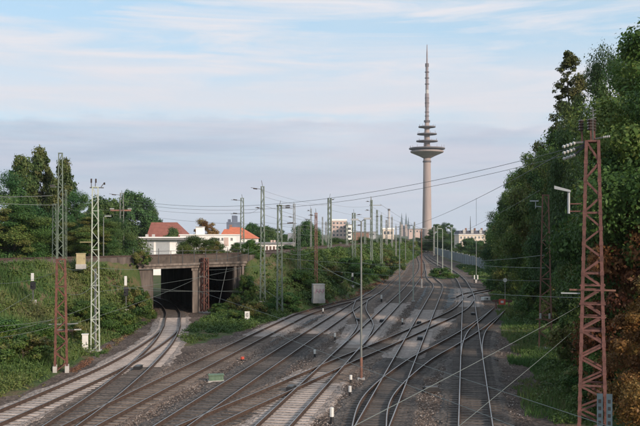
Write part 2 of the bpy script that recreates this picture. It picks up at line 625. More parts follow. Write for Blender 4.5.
M['ground'] = ground_mat()
ve = np.array(V_EDGE)
offv = PP[:, 0] - np.interp(PP[:, 1], ve[:, 1], ve[:, 0])
VEG_TRI = [(-12.2, 75), (-10.2, 69.5), (-7.2, 80), (-2.6, 99), (3.2, 122), (-3, 118), (-9, 105), (-11.5, 99), (-12.4, 90)]
cover = (inside(PP, POLY_L) | inside(PP, POLY_R) | inside(PP, VEG_TRI) | (offv > 1.6)).astype(float)
cover[PP[:, 1] > 450] = 1
cover[(PP[:, 1] > 112) & (PP[:, 0] < np.interp(PP[:, 1], [112, 430], [-24, 10]))] = 1
onband = inside(PP, BAND_L) | inside(PP, BAND_R)
cover[onband] = 0.25
me = bpy.data.meshes.new('ground')
me.from_pydata(np.column_stack([PP, ZZ]).tolist(), [], faces.tolist())
me.materials.append(M['ground'])
ca = me.color_attributes.new('cover', 'FLOAT_COLOR', 'POINT')
cb = np.ones((len(PP), 4), np.float32)
cb[:, :3] = cover[:, None]
ca.data.foreach_set('color', cb.ravel())
me.polygons.foreach_set('use_smooth', [True] * len(me.polygons))
tag(link('ground', me), kind='structure')


# ------------------------------------------------------------------ tracks
def smooth_path(pts, step=1.0):
    """Catmull-Rom through (x, y) points resampled about every step metres"""
    p = [np.array(q, float) for q in pts]
    p = [2 * p[0] - p[1]] + p + [2 * p[-1] - p[-2]]
    out = []
    for i in range(1, len(p) - 2):
        n = max(2, int(np.linalg.norm(p[i + 1] - p[i]) / .5))
        for k in range(n):
            t = k / n
            out.append(.5 * ((2 * p[i]) + (-p[i - 1] + p[i + 1]) * t + (2 * p[i - 1] - 5 * p[i] + 4 * p[i + 1] - p[i + 2]) * t * t
                             + (-p[i - 1] + 3 * p[i] - 3 * p[i + 1] + p[i + 2]) * t ** 3))
    out.append(p[-2])
    out = np.array(out)
    s = np.concatenate([[0], np.cumsum(np.linalg.norm(np.diff(out, axis=0), axis=1))])
    n = max(2, int(s[-1] / step) + 1)
    q = np.linspace(0, s[-1], n)
    return np.stack([np.interp(q, s, out[:, 0]), np.interp(q, s, out[:, 1])], 1)


def normals(pa):
    t = np.gradient(pa, axis=0)
    t /= np.linalg.norm(t, axis=1)[:, None]
    return t, np.stack([t[:, 1], -t[:, 0]], 1)


def sweep(path, off, prof, z, mis):
    t, n = normals(path)
    c = path + n * off
    mb = MB()
    k = len(prof)
    v = []
    for i in range(len(c)):
        for (u, w) in prof:
            v.append((c[i, 0] + n[i, 0] * u, c[i, 1] + n[i, 1] * u, z + w))
    for i in range(len(c) - 1):
        for j in range(k):
            j2 = (j + 1) % k
            mb.f.append((i * k + j, (i + 1) * k + j, (i + 1) * k + j2, i * k + j2))
            mb.m.append(mis[j])
    mb.f.append(tuple(range(k)))
    mb.f.append(tuple((len(c) - 1) * k + j for j in range(k - 1, -1, -1)))
    mb.m += [0, 0]
    mb.v = v
    return mb


RAIL = [(-.075, 0), (-.075, .022), (-.012, .035), (-.012, .118), (-.040, .132), (-.040, .165), (-.022, .168), (.022, .168), (.040, .165), (.040, .132), (.012, .118), (.012, .035), (.075, .022), (.075, 0)]
RAIL_MI = [0] * 14
RAIL_MI[6] = 1
SLEEP = MB().box(-1.3, 1.3, -.125, .125, -.14, 0)
_sl = {}
TRACKS = {}
N_TRACK = [0]


def sleeper_mesh(mname):
    if mname not in _sl:
        b = MB()
        # slightly chamfered top
        w, h, c = 1.3, .135, .02
        v = []
        for x, y, z in ((w, h, -.15), (w, h, -c), (w - c, h - c, 0)):
            v += [(-x, -y, z), (x, -y, z), (x, y, z), (-x, y, z)]
        f = [(3, 2, 1, 0), (8, 9, 10, 11)]
        for k in (0, 4):
            for i in range(4):
                j = (i + 1) % 4
                f.append((k + i, k + j, k + 4 + j, k + 4 + i))
        b.add(v, f)
        me = bpy.data.meshes.new('sleeper')
        me.from_pydata(b.v, [], b.f)
        me.materials.append(M[mname])
        _sl[mname] = me
    return _sl[mname]


def track(label, pts, bed=None, bedmat=None, zones=((0, 'wood'),), near=74.0, ymax_sl=260.0, base=0.0, step=1.0, spacing=.62, ymin_sl=-5, bedw=1.62):
    """a running line: two rails, sleepers (each near one its own piece), a bed of ballast"""
    i = N_TRACK[0]
    N_TRACK[0] += 1
    path = smooth_path(pts, step)
    root = empty('railway_track', (0, 0, 0))
    tag(root, label, 'railway track', 'tracks fanning through the yard' if base == 0 else 'tracks on the embankment')
    z0 = base + .052 + i * .0042
    t, n = normals(path)
    if bedmat is not None:
        prof = [(-bedw - .45, -.16 - .002 * i), (-bedw, 0), (bedw, 0), (bedw + .45, -.16 - .002 * i)]
        mb = MB()
        v = []
        for k in range(len(path)):
            jl, jr = random.uniform(-.32, .22), random.uniform(-.32, .22)
            for (u, w), j in zip(prof, (jl, jl * .6, jr * .6, jr)):
                v.append((path[k, 0] + n[k, 0] * (u + j), path[k, 1] + n[k, 1] * (u + j), z0 + w))
        mb.v = v
        for k in range(len(path) - 1):
            for j in range(3):
                mb.f.append((k * 4 + j, k * 4 + j + 1, (k + 1) * 4 + j + 1, (k + 1) * 4 + j))
        for k in range(len(path) - 1):
            zn = [z for z in zones if path[k, 1] + 1.2 * math.sin(k * 2.1) >= z[0]]
            mb.m += [1 if zn and zn[-1][1] == 'concrete_sl' else 0] * 3
        mb.build('ballast_bed', [bedmat, G_PALE], root)
    zs = z0 + .036
    for s in (-1, 1):
        sweep(path, s * .752, RAIL, zs, RAIL_MI).build('rail', [M['rust'], M['steel']], root)
    L = np.concatenate([[0], np.cumsum(np.linalg.norm(np.diff(path, axis=0), axis=1))])
    q = np.arange(.3, L[-1], spacing)
    sx, sy = np.interp(q, L, path[:, 0]), np.interp(q, L, path[:, 1])
    ang = np.interp(q, L, np.unwrap(np.arctan2(t[:, 1], t[:, 0])))
    far = {}
    cnt = 0
    for x, y, a in zip(sx, sy, ang):
        if y > ymax_sl or y < ymin_sl:
            continue
        mname = [z for z in zones if y >= z[0]][-1][1] if y >= zones[0][0] else zones[0][1]
        a2 = a - math.pi / 2 + random.uniform(-.012, .012)
        zz = zs + random.uniform(-.008, .003)
        if 36 < y < near and cnt < 200:
            o = link('sleeper', sleeper_mesh(mname), root)
            o.location = (x + random.uniform(-.03, .03), y, zz)
            o.rotation_euler = (0, 0, a2)
            cnt += 1
        else:
            far.setdefault(mname, []).append((x, y, a2, zz))
    for mname, lst in far.items():
        me0 = sleeper_mesh(mname)
        base_v = np.array([v.co[:] for v in me0.vertices])
        mb = MB()
        fs = [tuple(p.vertices) for p in me0.polygons]
        for x, y, a, zz in lst:
            c, s_ = math.cos(a), math.sin(a)
            w = [(x + p[0] * c - p[1] * s_, y + p[0] * s_ + p[1] * c, zz + p[2]) for p in base_v]
            mb.add(w, fs)
        tag(mb.build('sleeper_run', M[mname], root), kind='stuff')
    TRACKS[i] = path
    return root


def T3(d):
    return -6.1 + .1605 * (d - 43)


def T5(d):
    return 1.5 + .1605 * (d - 62.2)


def T6(d):
    return 6.0 + .1625 * (d - 62.2)


def TR(d):
    return 10.6 + .1625 * (d - 62.2)


def line(f, ds):
    return [(f(d), d) for d in ds]


FAR_T3 = [(11.9, 158), (15.7, 185), (19.5, 215), (25.5, 262), (32, 318), (38, 375), (46, 440)]
FAR_T5 = [(16.3, 156), (20.2, 182), (24.3, 212), (29.8, 260), (35.6, 318), (41.4, 375), (49.5, 440)]
FAR_R = [(23.6, 145), (27.2, 174), (30.9, 214), (34.2, 261), (38.8, 318), (44.8, 375), (53, 440)]
track('leftmost curved track of pale sleepers from lower left corner to left bridge opening',
      [(-18.2, 22), (-16.2, 34), (-14.9, 43), (-13.8, 52.7), (-13.25, 60), (-13.1, 70), (-13.5, 80), (-14.75, 89), (-16.4, 99), (-19.7, 112), (-24.0, 122), (-30.5, 134), (-40, 146)],
      bedmat=G_YARD, zones=((0, 'concrete_sl'), (93, 'wood')), near=84)
track('connecting track leaving the bridge track and joining the next track rightwards',
      [(-13.6, 20), (-12.0, 32), (-11.5, 44), (-11.55, 53), (-11.8, 60), (-12.4, 70), (-13.4, 79.5), (-14.75, 89.0)],
      bedmat=G_YARD, zones=((0, 'wood'), (58, 'concrete_sl')), near=84, ymax_sl=72)
track('second track from the left with brown bed beside the overgrown bank',
      [(-13.9, 20), (-11.9, 32), (-10.1, 44), (-8.85, 52), (-7.6, 60), (-3.75, 84), (-1.45, 97), (2.2, 110), (5.2, 118), (8.0, 130)],
      bedmat=G_BROWN, zones=((0, 'lightwood'), (76, 'concrete_sl'), (96, 'lightwood')), near=78)
track('dark bedded straight track crossing the middle of the yard from bottom left',
      line(T3, (22, 43, 75, 110, 135)) + FAR_T3,
      bedmat=G_DARK, zones=((0, 'wood'), (78, 'concrete_sl'), (104, 'lightwood')), near=78)
track('long diagonal crossover track running from bottom centre left to the right hand track',
      [(-9.1, 24), (-6.6, 36), (-4.75, 42), (-2.35, 48.8), (1.55, 60), (5.65, 71.2), (10.2, 84.2), (13.4, 93.4), (16.6, 104), (19.7, 118), (21.4, 129)],
      bedmat=G_BROWN, zones=((0, 'wood'), (44, 'lightwood'), (52, 'concrete_sl'), (57, 'lightwood'), (80, 'concrete_sl'), (92, 'lightwood')), near=80)
track('straight track with beige bed just left of the double lamp post',
      line(T5, (22, 43, 75, 110, 135)) + FAR_T5,
      bedmat=G_BROWN, zones=((0, 'concrete_sl'), (52, 'lightwood'), (68, 'concrete_sl'), (112, 'lightwood')), near=80)
track('short kinked connecting track bending left behind the double lamp post',
      [(T5(56), 56), (T5(63) - .02, 63), (3.05, 72.5), (4.1, 81.6), (4.38, 88), (4.45, 100), (4.9, 108), (T3(116) - .05, 116), (T3(126), 126)],
      bedmat=G_BROWN, zones=((0, 'lightwood'), (70, 'concrete_sl'), (86, 'lightwood')), near=80)
track('straight track right of the lamp post curving left in the distance',
      line(T6, (20, 43, 75, 110, 132)) + [(19.4, 146), (20.4, 157), (21.1, 167), (22.3, 180), (24.3, 197), (27.2, 223)],
      bedmat=G_DARK, zones=((0, 'wood'), (62, 'concrete_sl'), (102, 'lightwood')), near=78)
track('rightmost straight track with two bright rails along the green verge',
      line(TR, (18, 43, 75, 105, 122)) + FAR_R,
      bedmat=G_DARK, zones=((0, 'wood'), (88, 'lightwood'), (106, 'concrete_sl'), (142, 'wood')), near=78)
track('dark diagonal crossover ending at the red and white stop sign',
      [(T6(38) - .2, 36), (3.1, 47), (6.5, 59.6), (10.0, 69.3), (13.4, 79.0), (17.6, 92), (20.9, 103)],
      bedmat=G_DARK, zones=((0, 'wood'),), near=78)
track('short siding curving right from the rightmost track beside the verge',
      [(TR(62), 62), (TR(70) + .15, 70), (14.0, 79), (16.6, 88), (18.9, 96), (20.9, 103)],
      bedmat=G_DARK, zones=((0, 'wood'),), near=78)
track('overgrown curved siding with rusty rails running into the grass at right',
      [(19.3, 121), (21.2, 127), (23.6, 132), (26.6, 137.5), (30, 142.5)],
      bedmat=G_BROWN, zones=((0, 'concrete_sl'),), near=10)
UP = U_LEFT[:-1] + [(-18.9, 94.0), (-9.0, 105.0)] + U_RIGHT[1:]
track('near track on top of the embankment crossing the bridge', offset_back(UP, 3.0), bedmat=G_BROWN, zones=((-100, 'wood'),), near=10, base=TOPZ + .02, ymax_sl=170, step=1.5)
track('rear track on top of the embankment crossing the bridge', offset_back(UP, 7.6), bedmat=G_BROWN, zones=((-100, 'wood'),), near=10, base=TOPZ + .02, ymax_sl=170, step=1.5)


# grey walkways between the tracks
def strip(name, pts, w, m, z, label=None):
    p = smooth_path(pts, 1.0)
    t, n = normals(p)
    mb = MB()
    for k in range(len(p)):
        ww = w * (1 + .12 * math.sin(k * 1.7) + .06 * math.sin(k * 4.1))
        for s in (-1, 1):
            mb.v.append((p[k, 0] + n[k, 0] * s * ww / 2, p[k, 1] + n[k, 1] * s * ww / 2, z))
    for k in range(len(p) - 1):
        mb.f.append((2 * k, 2 * k + 1, 2 * k + 3, 2 * k + 2))
    mb.m = [0] * len(mb.f)
    return tag(mb.build(name, m), kind='structure')


strip('walkway', [(T6(92) + 2.3, 92), (T6(110) + 2.3, 110), (T6(128) + 2.4, 128), (21.8, 143)], 1.6, G_PATH, .016)
strip('walkway', [(T5(100) + 3.1, 96), (T5(115) + 3.2, 112), (T5(135) + 3.2, 133), (T5(152) + 3.0, 150)], 2.0, G_PATH, .020)
strip('walkway', [(T3(70) - 2.9, 72), (T3(85) - 2.9, 86), (T3(100) - 2.5, 99)], 1.3, G_PATH, .024)


# ------------------------------------------------------------------ the railway bridge in the embankment
def bp(s, t=0.0):
    """point s metres along the bridge face, t metres back along the passage"""
    q = BP + BU * s + BW * t
    return (q.x, q.y)


def prism(mb, quad, z0, z1, mi=0):
    v = [(x, y, z0) for x, y in quad] + [(x, y, z1) for x, y in quad]
    return mb.add(v, [(3, 2, 1, 0), (4, 5, 6, 7), (0, 1, 5, 4), (1, 2, 6, 5), (2, 3, 7, 6), (3, 0, 4, 7)], mi)


bridge = empty('railway_bridge', (BP.x, BP.y, 0))
tag(bridge, 'low concrete railway bridge with two dark openings under the embankment track', 'bridge')


def bpart(name, mb, m, parent=None):
    o = mb.build(name, m, parent or bridge)
    if parent is None:
        o.location = (-BP.x, -BP.y, 0)
    return o


DEP = 27.0
bpart('abutment', prism(MB(), [bp(-.3), bp(1.5), bp(1.5, 2.0), bp(-.3, 2.0)], -.4, 5.05), M['concrete2'])
ll = [(-18.1, 96.6), (-19.4, 100), (-22.8, 112), (-27.0, 122)]
for a, b_ in zip(ll[:-1], ll[1:]):
    bpart('side_wall', prism(MB(), [a, b_, (b_[0] - .8, b_[1]), (a[0] - .8, a[1])], -.4, 5.04), M['concrete2'])
bpart('abutment', prism(MB(), [bp(13.1), bp(15.0), bp(15.0, DEP), bp(13.1, DEP)], -.4, 5.05), M['concrete'])
# pier: front block plus a dividing wall that follows the curve of the track
bpart('pier', prism(MB(), [bp(7.0), bp(9.1), bp(9.1, 1.6), bp(7.0, 1.6)], -.4, 5.05), M['concrete'])
wl = [(-14.2, 100.4), (-15.2, 106), (-17.4, 113.5), (-21.9, 122.5)]  # wall drawn out further left to cover daylight and darken the opening
for a, b in zip(wl[:-1], wl[1:]):
    bpart('dividing_wall', prism(MB(), [a, (a[0] + .7, a[1]), (b[0] + .7, b[1]), b], -.4, 5.04), M['concrete2'])
bpart('back_wall', prism(MB(), [bp(7.8, 22), bp(13.1, 22), bp(13.1, 22.6), bp(7.8, 22.6)], -.4, 5.04), M['concrete2'])
bpart('deck', prism(MB(), [bp(-.35, -.35), bp(15.1, -.35), bp(15.1, DEP + .3), bp(-.35, DEP + .3)], 5.05, 5.46), M['concrete'])
bpart('edge_beam', prism(MB(), [bp(-.45, -.55), bp(15.2, -.55), bp(15.2, .1), bp(-.45, .1)], 5.36, 5.60), M['concrete'])
bpart('ballast_trough', prism(MB(), [bp(-.9, .25), bp(15.3, .25), bp(15.3, DEP), bp(-.9, DEP)], 5.462, 5.99), M['concrete2'])
# vertical formwork piers on the right abutment face
for k in range(3):
    s = 13.25 + k * .62
    bpart('buttress', prism(MB(), [bp(s, -.22), bp(s + .34, -.22), bp(s + .34, .02), bp(s, .02)], -.3, 5.02), M['concrete'])
bpart('bearing_ledge', prism(MB(), [bp(6.85, -.12), bp(9.25, -.12), bp(9.25, .4), bp(6.85, .4)], 4.72, 5.03), M['concrete'])

rail_root = empty('bridge_railing', (BP.x, BP.y, 6.1))
tag(rail_root, 'dark low barrier and thin posts along the bridge edge above the openings', 'railing')


def rpart(name, mb, m):
    o = mb.build(name, m, rail_root)
    o.location = (-BP.x, -BP.y, -6.1)
    return o


for k in range(11):
    s = -1.0 + k * 1.65
    x, y = bp(s, -.3)
    rpart('post', MB().bar((x, y, 5.6), (x, y, 7.0 if k % 2 else 7.25), .06), M['darkgrey'])
for k in range(10):
    a, b = bp(-.97 + k * 1.65, -.25), bp(-.97 + (k + 1) * 1.65 - .06, -.25)
    rpart('panel', prism(MB(), [a, b, (b[0] - .03, b[1] + .04), (a[0] - .03, a[1] + .04)], 5.605, 6.42), M['railbrown'])
for z in (6.95,):
    a, b = bp(-1.0, -.3), bp(15.5, -.3)
    rpart('handrail', MB().bar((a[0], a[1], z), (b[0], b[1], z), .05), M['darkgrey'])

# low retaining edge along the embankment top, left and right of the bridge
for pl, lab in ((U_LEFT, 'low dark retaining wall along embankment top left of the bridge'), (U_RIGHT[:6], 'low dark retaining wall along embankment top right of the bridge')):
    p = smooth_path(pl, 3.0)
    root = empty('retaining_wall', (p[0, 0], p[0, 1], 5.6))
    tag(root, lab, 'wall')
    for k in range(len(p) - 1):
        a, b = Vector(p[k]), Vector(p[k + 1])
        d = (b - a).normalized()
        n = Vector((-d.y, d.x)) * .12
        a2, b2 = a + d * .02, b - d * .02
        o = prism(MB(), [tuple(a2 - n), tuple(b2 - n), tuple(b2 + n), tuple(a2 + n)], 5.3, 6.32 + .03 * (k % 3)).build('wall_panel', M['concrete2'], root)
        o.location = (-p[0, 0], -p[0, 1], -5.6)


# ------------------------------------------------------------------ masts
def lattice(root, H, wb, wt, leg=.11, brace=.06, m=None, n=10, z0=0.0, single=False, ratio=1.0):
    """four corner legs and zig-zag bracing on each face; local to root"""
    def c(sx, sy, z):
        w = wb + (wt - wb) * (z / H)
        return Vector((sx * w / 2, sy * w / 2 * ratio, z0 + z))
    for sx in (-1, 1):
        for sy in (-1, 1):
            MB().bar(c(sx, sy, -.0), c(sx, sy, H), leg).build('leg', m, root)
    zs = [H * (1 - (1 - k / n) ** .88) for k in range(n + 1)]
    joined = MB()
    for face in range(4):
        corners = [((-1, -1), (1, -1)), ((1, -1), (1, 1)), ((1, 1), (-1, 1)), ((-1, 1), (-1, -1))][face]
        for k in range(n):
            a, b = corners if (k + face // 2 + face % 2) % 2 == 0 else corners[::-1]
            p, q = c(a[0], a[1], zs[k] + .05), c(b[0], b[1], zs[k + 1] - .03)
            if single:
                MB().bar(p, q, brace).build('brace', m, root)
            else:
                joined.bar(p, q, brace)
            if k % 4 == 0 and k:
                p, q = c(a[0], a[1], zs[k]), c(b[0], b[1], zs[k])
                if single:
                    MB().bar(p, q, brace).build('brace', m, root)
                else:
                    joined.bar(p, q, brace)
    if single:
        gs = MB()
        for k in range(1, n):
            for sx in (-1, 1):
                for sy in (-1, 1):
                    p = c(sx, sy, zs[k])
                    gs.box(p.x - leg * .62, p.x + leg * .62, p.y - leg * .62, p.y + leg * .62, p.z - leg * .7, p.z + leg * .7)
        tag(gs.build('gusset_plates', m, root), kind='stuff')
    else:
        joined.build('bracing', m, root)
    MB().box(-wt / 2 - .05, wt / 2 + .05, -wt / 2 * ratio - .05, wt / 2 * ratio + .05, z0 + H - .06, z0 + H + .02).build('head_plate', m, root)


def insulator(root, a, b, r=.07, m='ins', n=4):
    a, b = Vector(a), Vector(b)
    prof_p, prof_r = [], []
    for k in range(n * 2 + 1):
        prof_p.append(a.lerp(b, k / (n * 2)))
        prof_r.append(r if k % 2 else r * .5)
    return MB().tube(prof_p, prof_r, 8).build('insulator', M[m], root)


def mast(label, px, base_y, top_y, d, mname, wb, wt, leg=.1, brace=.055, n=10, single=False, zbase=None, found=True, name='lattice_mast', rz=.25, ratio=1.0, foundm='found', group=None):
    x = gx(px, d)
    zb = gz(x, d) if zbase is None else zbase
    H = CAM_H - (top_y - HY) / FPX * d - zb
    if not single:
        wb, wt, leg, brace = wb * .74, wt * .74, leg * .72, brace * .7
    root = empty(name, (x, d, zb), rz)
    tag(root, label, 'mast', group or 'overhead line masts')
    lattice(root, H, wb, wt, leg, brace, M[mname], n, 0, single, ratio)
    if found:
        MB().box(-wb / 2 - .18, wb / 2 + .18, -wb * ratio / 2 - .18, wb * ratio / 2 + .18, -1.2, .14).build('foundation', M[foundm], root)
    return root, H


def crossarm(root, z, a, b, m, w=.09):
    return MB().bar((a, 0, z), (b, 0, z), w).build('crossarm', M[m], root)


# big red mast in the right foreground
rm, H = mast('tall red lattice mast in the right foreground with a lamp on its left', 592.5, 437, 141, 38.4, 'redpaint', 1.12, .50, .13, .08, 20, True, zbase=0.05, rz=-.30)
# girdle of horizontal angles at cross-span height
for z in (5.2, 5.75, 6.35, 6.55):
    w = 1.16 + (.52 - 1.16) * z / H + .06
    for s in (-1, 1):
        MB().bar((-w / 2 - .08, s * w / 2, z), (w / 2 + .08, s * w / 2, z), .06).build('girdle', M['redpaint'], rm)
MB().bar((-.95, -.35, 6.35), (.95, -.35, 6.35), .07).build('crossarm', M['rustpaint'], rm)
MB().bar((-1.3, -.35, 6.2), (-.5, -.35, 6.2), .05).build('bracket', M['lamp'], rm)
# head gear
for dx, dy in ((-.42, .1), (-.05, -.1), (.1, .1)):
    MB().bar((dx, dy, H), (dx - .05, dy, H + .95), .07).build('head_post', M['redpaint'], rm)
    insulator(rm, (dx - .05, dy, H + .45), (dx - .05, dy, H + .95), .13)
MB().bar((.02, 0, H), (.02, 0, H + 1.45), .035).build('head_spike', M['greypaint'], rm)
for k in range(3):
    MB().bar((-.10, 0, H + .95 + k * .16), (.16, 0, H + 1.02 + k * .16), .035).build('spike_bar', M['greypaint'], rm)
for k, (y, z) in enumerate(((-.3, .02), (0, -.22), (.3, -.45))):
    MB().bar((-.15, y * .6, H - .05), (-.75, y, H + z - .1), .08).build('switch_arm', M['darkgrey'], rm)
    insulator(rm, (-.7, y, H + z - .1), (-1.25, y, H + z - .28), .085, 'insw')
MB().bar((.1, 0, H + .1), (.55, 0, H + .16), .05).build('switch_arm', M['darkgrey'], rm)
insulator(rm, (.42, 0, H + .15), (.72, 0, H + .18), .06, 'insw')
# lamp on bracket
lz = 10.35
for z in (lz - .62, lz - .3):
    MB().bar((-.42, -.3, z), (-.98, -.3, z), .05).build('lamp_bracket', M['redpaint'], rm)
MB().tube([(-.98, -.3, lz - .72), (-.98, -.3, lz + .22)], .055, 8).build('lamp_pole', M['lamp'], rm)
lh = MB()
lh.box(-1.58, -.90, -.42, -.16, lz + .22, lz + .31)
lh.v = [(x, y, z + (-.98 - x) * .22 + (.05 if (x < -1.2 and z > lz + .25) else 0)) for x, y, z in lh.v]
lh.build('lamp_head', M['lamp'], rm)
# blue-grey plate guards at the foot
for k, x in enumerate((.30, .68)):
    MB().box(x - .12, x + .12, -.86, -.80, -.3, 2.02).build('guard_plate', M['bluegrey'], rm)
    for j in range(5):
        MB().box(x - .055, x + .055, -.868, -.8605, -.02 + j * .3 + .45, .13 + j * .3 + .45).build('slot', M['black'], rm)

rb, H2 = mast('brown lattice mast standing in the dark trees left of the red mast', 545.5, 351, 195, 67.0, 'rustpaint', .95, .42, .10, .05, 16, True, rz=-.25)
MB().tube([(-.25, -.2, H2 - .9), (-.72, -.2, H2 - .85)], .04).build('lamp_bracket', M['lamp'], rb)
MB().tube([(-.72, -.2, H2 - 1.0), (-.72, -.2, H2 - .5)], .04).build('lamp_pole', M['lamp'], rb)
MB().box(-1.15, -.5, -.3, -.1, H2 - .5, H2 - .4).build('lamp_head', M['lamp'], rb)
for x in (-.35, .30):
    insulator(rb, (x, -.6, 2.35), (x, -.6, 2.75), .10, 'insw')
MB().bar((-.7, -.6, 2.3), (.7, -.6, 2.3), .07).build('crossarm', M['rustpaint'], rb)

# left foreground masts
m1, H = mast('stout rusty red lattice mast on pale footings at left bank', 61, 371, 259, 56.7, 'brick_red', .74, .50, .13, .06, 10, True, rz=.27, found=False)
crossarm(m1, 3.05, -.75, 1.05, 'greypaint', .06)
crossarm(m1, 2.68, -.25, .5, 'greypaint', .06)
insulator(m1, (.35, 0, 2.62), (.75, 0, 2.62), .1)
insulator(m1, (.8, 0, 2.66), (1.25, 0, 2.66), .06, 'insw')
for sx in (-1, 1):
    for sy in (-1, 1):
        MB().box(sx * .37 - .13, sx * .37 + .13, sy * .37 - .13, sy * .37 + .13, -.4, .42).build('footing', M['found'], m1)
m2, H = mast('pale green lattice mast beside the white cabinet', 95.2, 353, 187, 66.4, 'palegreen', .62, .40, .085, .04, 18, True, rz=.25)
for dx, dz, tilt in ((-.28, .62, 0), (.0, .62, .05), (.42, .35, .25)):
    MB().bar((dx, 0, H), (dx + tilt, 0, H + dz), .06).build('head_post', M['darkgrey'], m2)
    insulator(m2, (dx + tilt, 0, H + dz * .5), (dx + tilt, 0, H + dz), .08)
crossarm(m2, H - .05, -.4, .62, 'darkgrey', .08)
MB().bar((.02, .45, 0), (.02, .28, 6.2), .16).build('cable_duct', M['offwhite'], m2)
MB().bar((-.3, -.3, 8.2), (-1.1, -.3, 8.2), .05).build('sign_bracket', M['yellow'], m2)

m3, H = mast('tall slim green lattice mast on the embankment behind the rusty red mast', 60.5, 264, 153, 86.5, 'greenpaint', .72, .46, .10, .06, 15, zbase=5.9, rz=.2, found=True)
crossarm(m3, H - 3.3, -.95, .0, 'greenpaint', .07)
insulator(m3, (-.5, 0, H - 3.2), (-1.0, 0, H - 3.2), .11)
m3b, H = mast('thin green lattice mast close left of the tallest green mast', 54.4, 264, 204, 88.5, 'greenpaint', .55, .40, .06, .035, 10, zbase=5.9, rz=.2)
m3c, H = mast('slender dull green post right beside the tallest green mast', 66.0, 264, 190, 90.5, 'greenpaint', .22, .2, .05, .03, 12, zbase=5.9, rz=.2)
m4, H = mast('grey lattice mast with crossarm in front of round tree', 121.8, 268, 193, 128, 'greypaint', .85, .6, .12, .06, 10, zbase=1.5)
crossarm(m4, H - 2.5, -1.6, 1.3, 'rustpaint', .22)
for x in (-1.4, 1.1):
    insulator(m4, (x - .3, 0, H - 2.3), (x + .3, 0, H - 2.3), .13, 'insw')

mast('slim green lattice mast behind right end of bridge', 242.2, 258, 198, 122, 'greenpaint', .7, .45, .10, .05, 12, zbase=5.9)
m5, H = mast('tallest green lattice mast on bank right of the bridge', 262.6, 285, 186.5, 101, 'greenpaint', .74, .38, .10, .055, 16)
m6, H = mast('shorter dark green lattice mast on bank in front of white offices', 279.6, 304, 205, 97, 'greenpaint', .80, .52, .11, .055, 14)
crossarm(m6, H - .1, -.35, .7, 'darkgrey')
insulator(m6, (.65, 0, H - .1), (1.1, 0, H - .05), .09)
mast('thin grey lattice mast standing at end of white offices', 294.2, 258, 204, 150, 'greypaint', .5, .35, .08, .04, 10, zbase=5.0)
mast('dark green mast before the pinkish block of flats', 329.6, 256, 198, 150, 'greenpaint', .72, .62, .17, .10, 12, zbase=4.5)
m7, H = mast('brown green lattice mast behind double lamp post', 353.8, 283, 213, 150, 'greenpaint', .75, .55, .13, .06, 11)
m8, H = mast('grey mast with long top arm pointing right over bank', 371.4, 266, 200, 170, 'greenpaint', .50, .34, .15, .07, 12)
crossarm(m8, H - 1.0, -.4, 2.0, 'greypaint', .12)
MB().bar((-.1, 0, H), (-.1, 0, H + .7), .08).build('head_post', M['greypaint'], m8)
mast('dark tapering mast with knob left of distant chimney', 381.3, 266, 215, 185, 'greenpaint', .62, .3, .12, .06, 10)
mast('rusty brown mast behind graffiti relay box', 316.0, 285, 213, 112, 'rustpaint', .42, .3, .08, .05, 12)
mast('thin mast in front of dark round tree by offices', 311, 262, 209, 170, 'greypaint', .35, .25, .07, .035, 10, zbase=5)
mast('faint grey mast in front of pinkish block of flats', 322.5, 258, 217, 190, 'greypaint', .35, .25, .07, .035, 10, zbase=5)
mast('pale grey lattice mast at left edge of right hand trees', 501.5, 270, 219, 150, 'greypaint', .75, .55, .10, .05, 12, zbase=.6)
mast('red lattice strut mast in front of bridge pier', 204.6, 312, 258, 99.4, 'brick_red', .62, .55, .12, .07, 8, True, rz=.7, found=True)
mast('thin grey mast rising among far tracks left of cathedral', 396, 272, 226, 230, 'greypaint', .4, .3, .08, .04, 10)
mast('second dark mast beside the far tracks before cathedral', 392, 264, 217, 250, 'greypaint', .45, .3, .1, .05, 10)


mast('thin mast left of pinkish block among far wires', 326, 262, 222, 210, 'greypaint', .5, .35, .1, .05, 10, zbase=3)
mast('slim dark mast right of white apartment block', 347, 268, 222, 200, 'greenpaint', .55, .4, .12, .06, 10, zbase=2)
mast('slender mast close right of long arm mast', 377, 262, 210, 215, 'greenpaint', .55, .35, .12, .06, 10)
mast('slender mast left of long arm mast', 365, 262, 218, 205, 'greenpaint', .5, .35, .12, .06, 10)
mast('far mast at left foot of cathedral', 400.5, 258, 222, 300, 'greypaint', .6, .4, .14, .07, 10)
mast('far mast between cathedral and tower', 414.5, 255, 222, 330, 'greypaint', .6, .4, .14, .07, 10)
mast('far mast touching tower foot at right', 434, 255, 226, 330, 'greypaint', .6, .4, .14, .07, 10)
mast('far mast left of cathedral by cream factory', 386.5, 262, 220, 240, 'greypaint', .55, .4, .12, .06, 10)
mast('green mast low on bank left of relay box', 299, 290, 226, 112, 'greenpaint', .45, .3, .08, .04, 10)

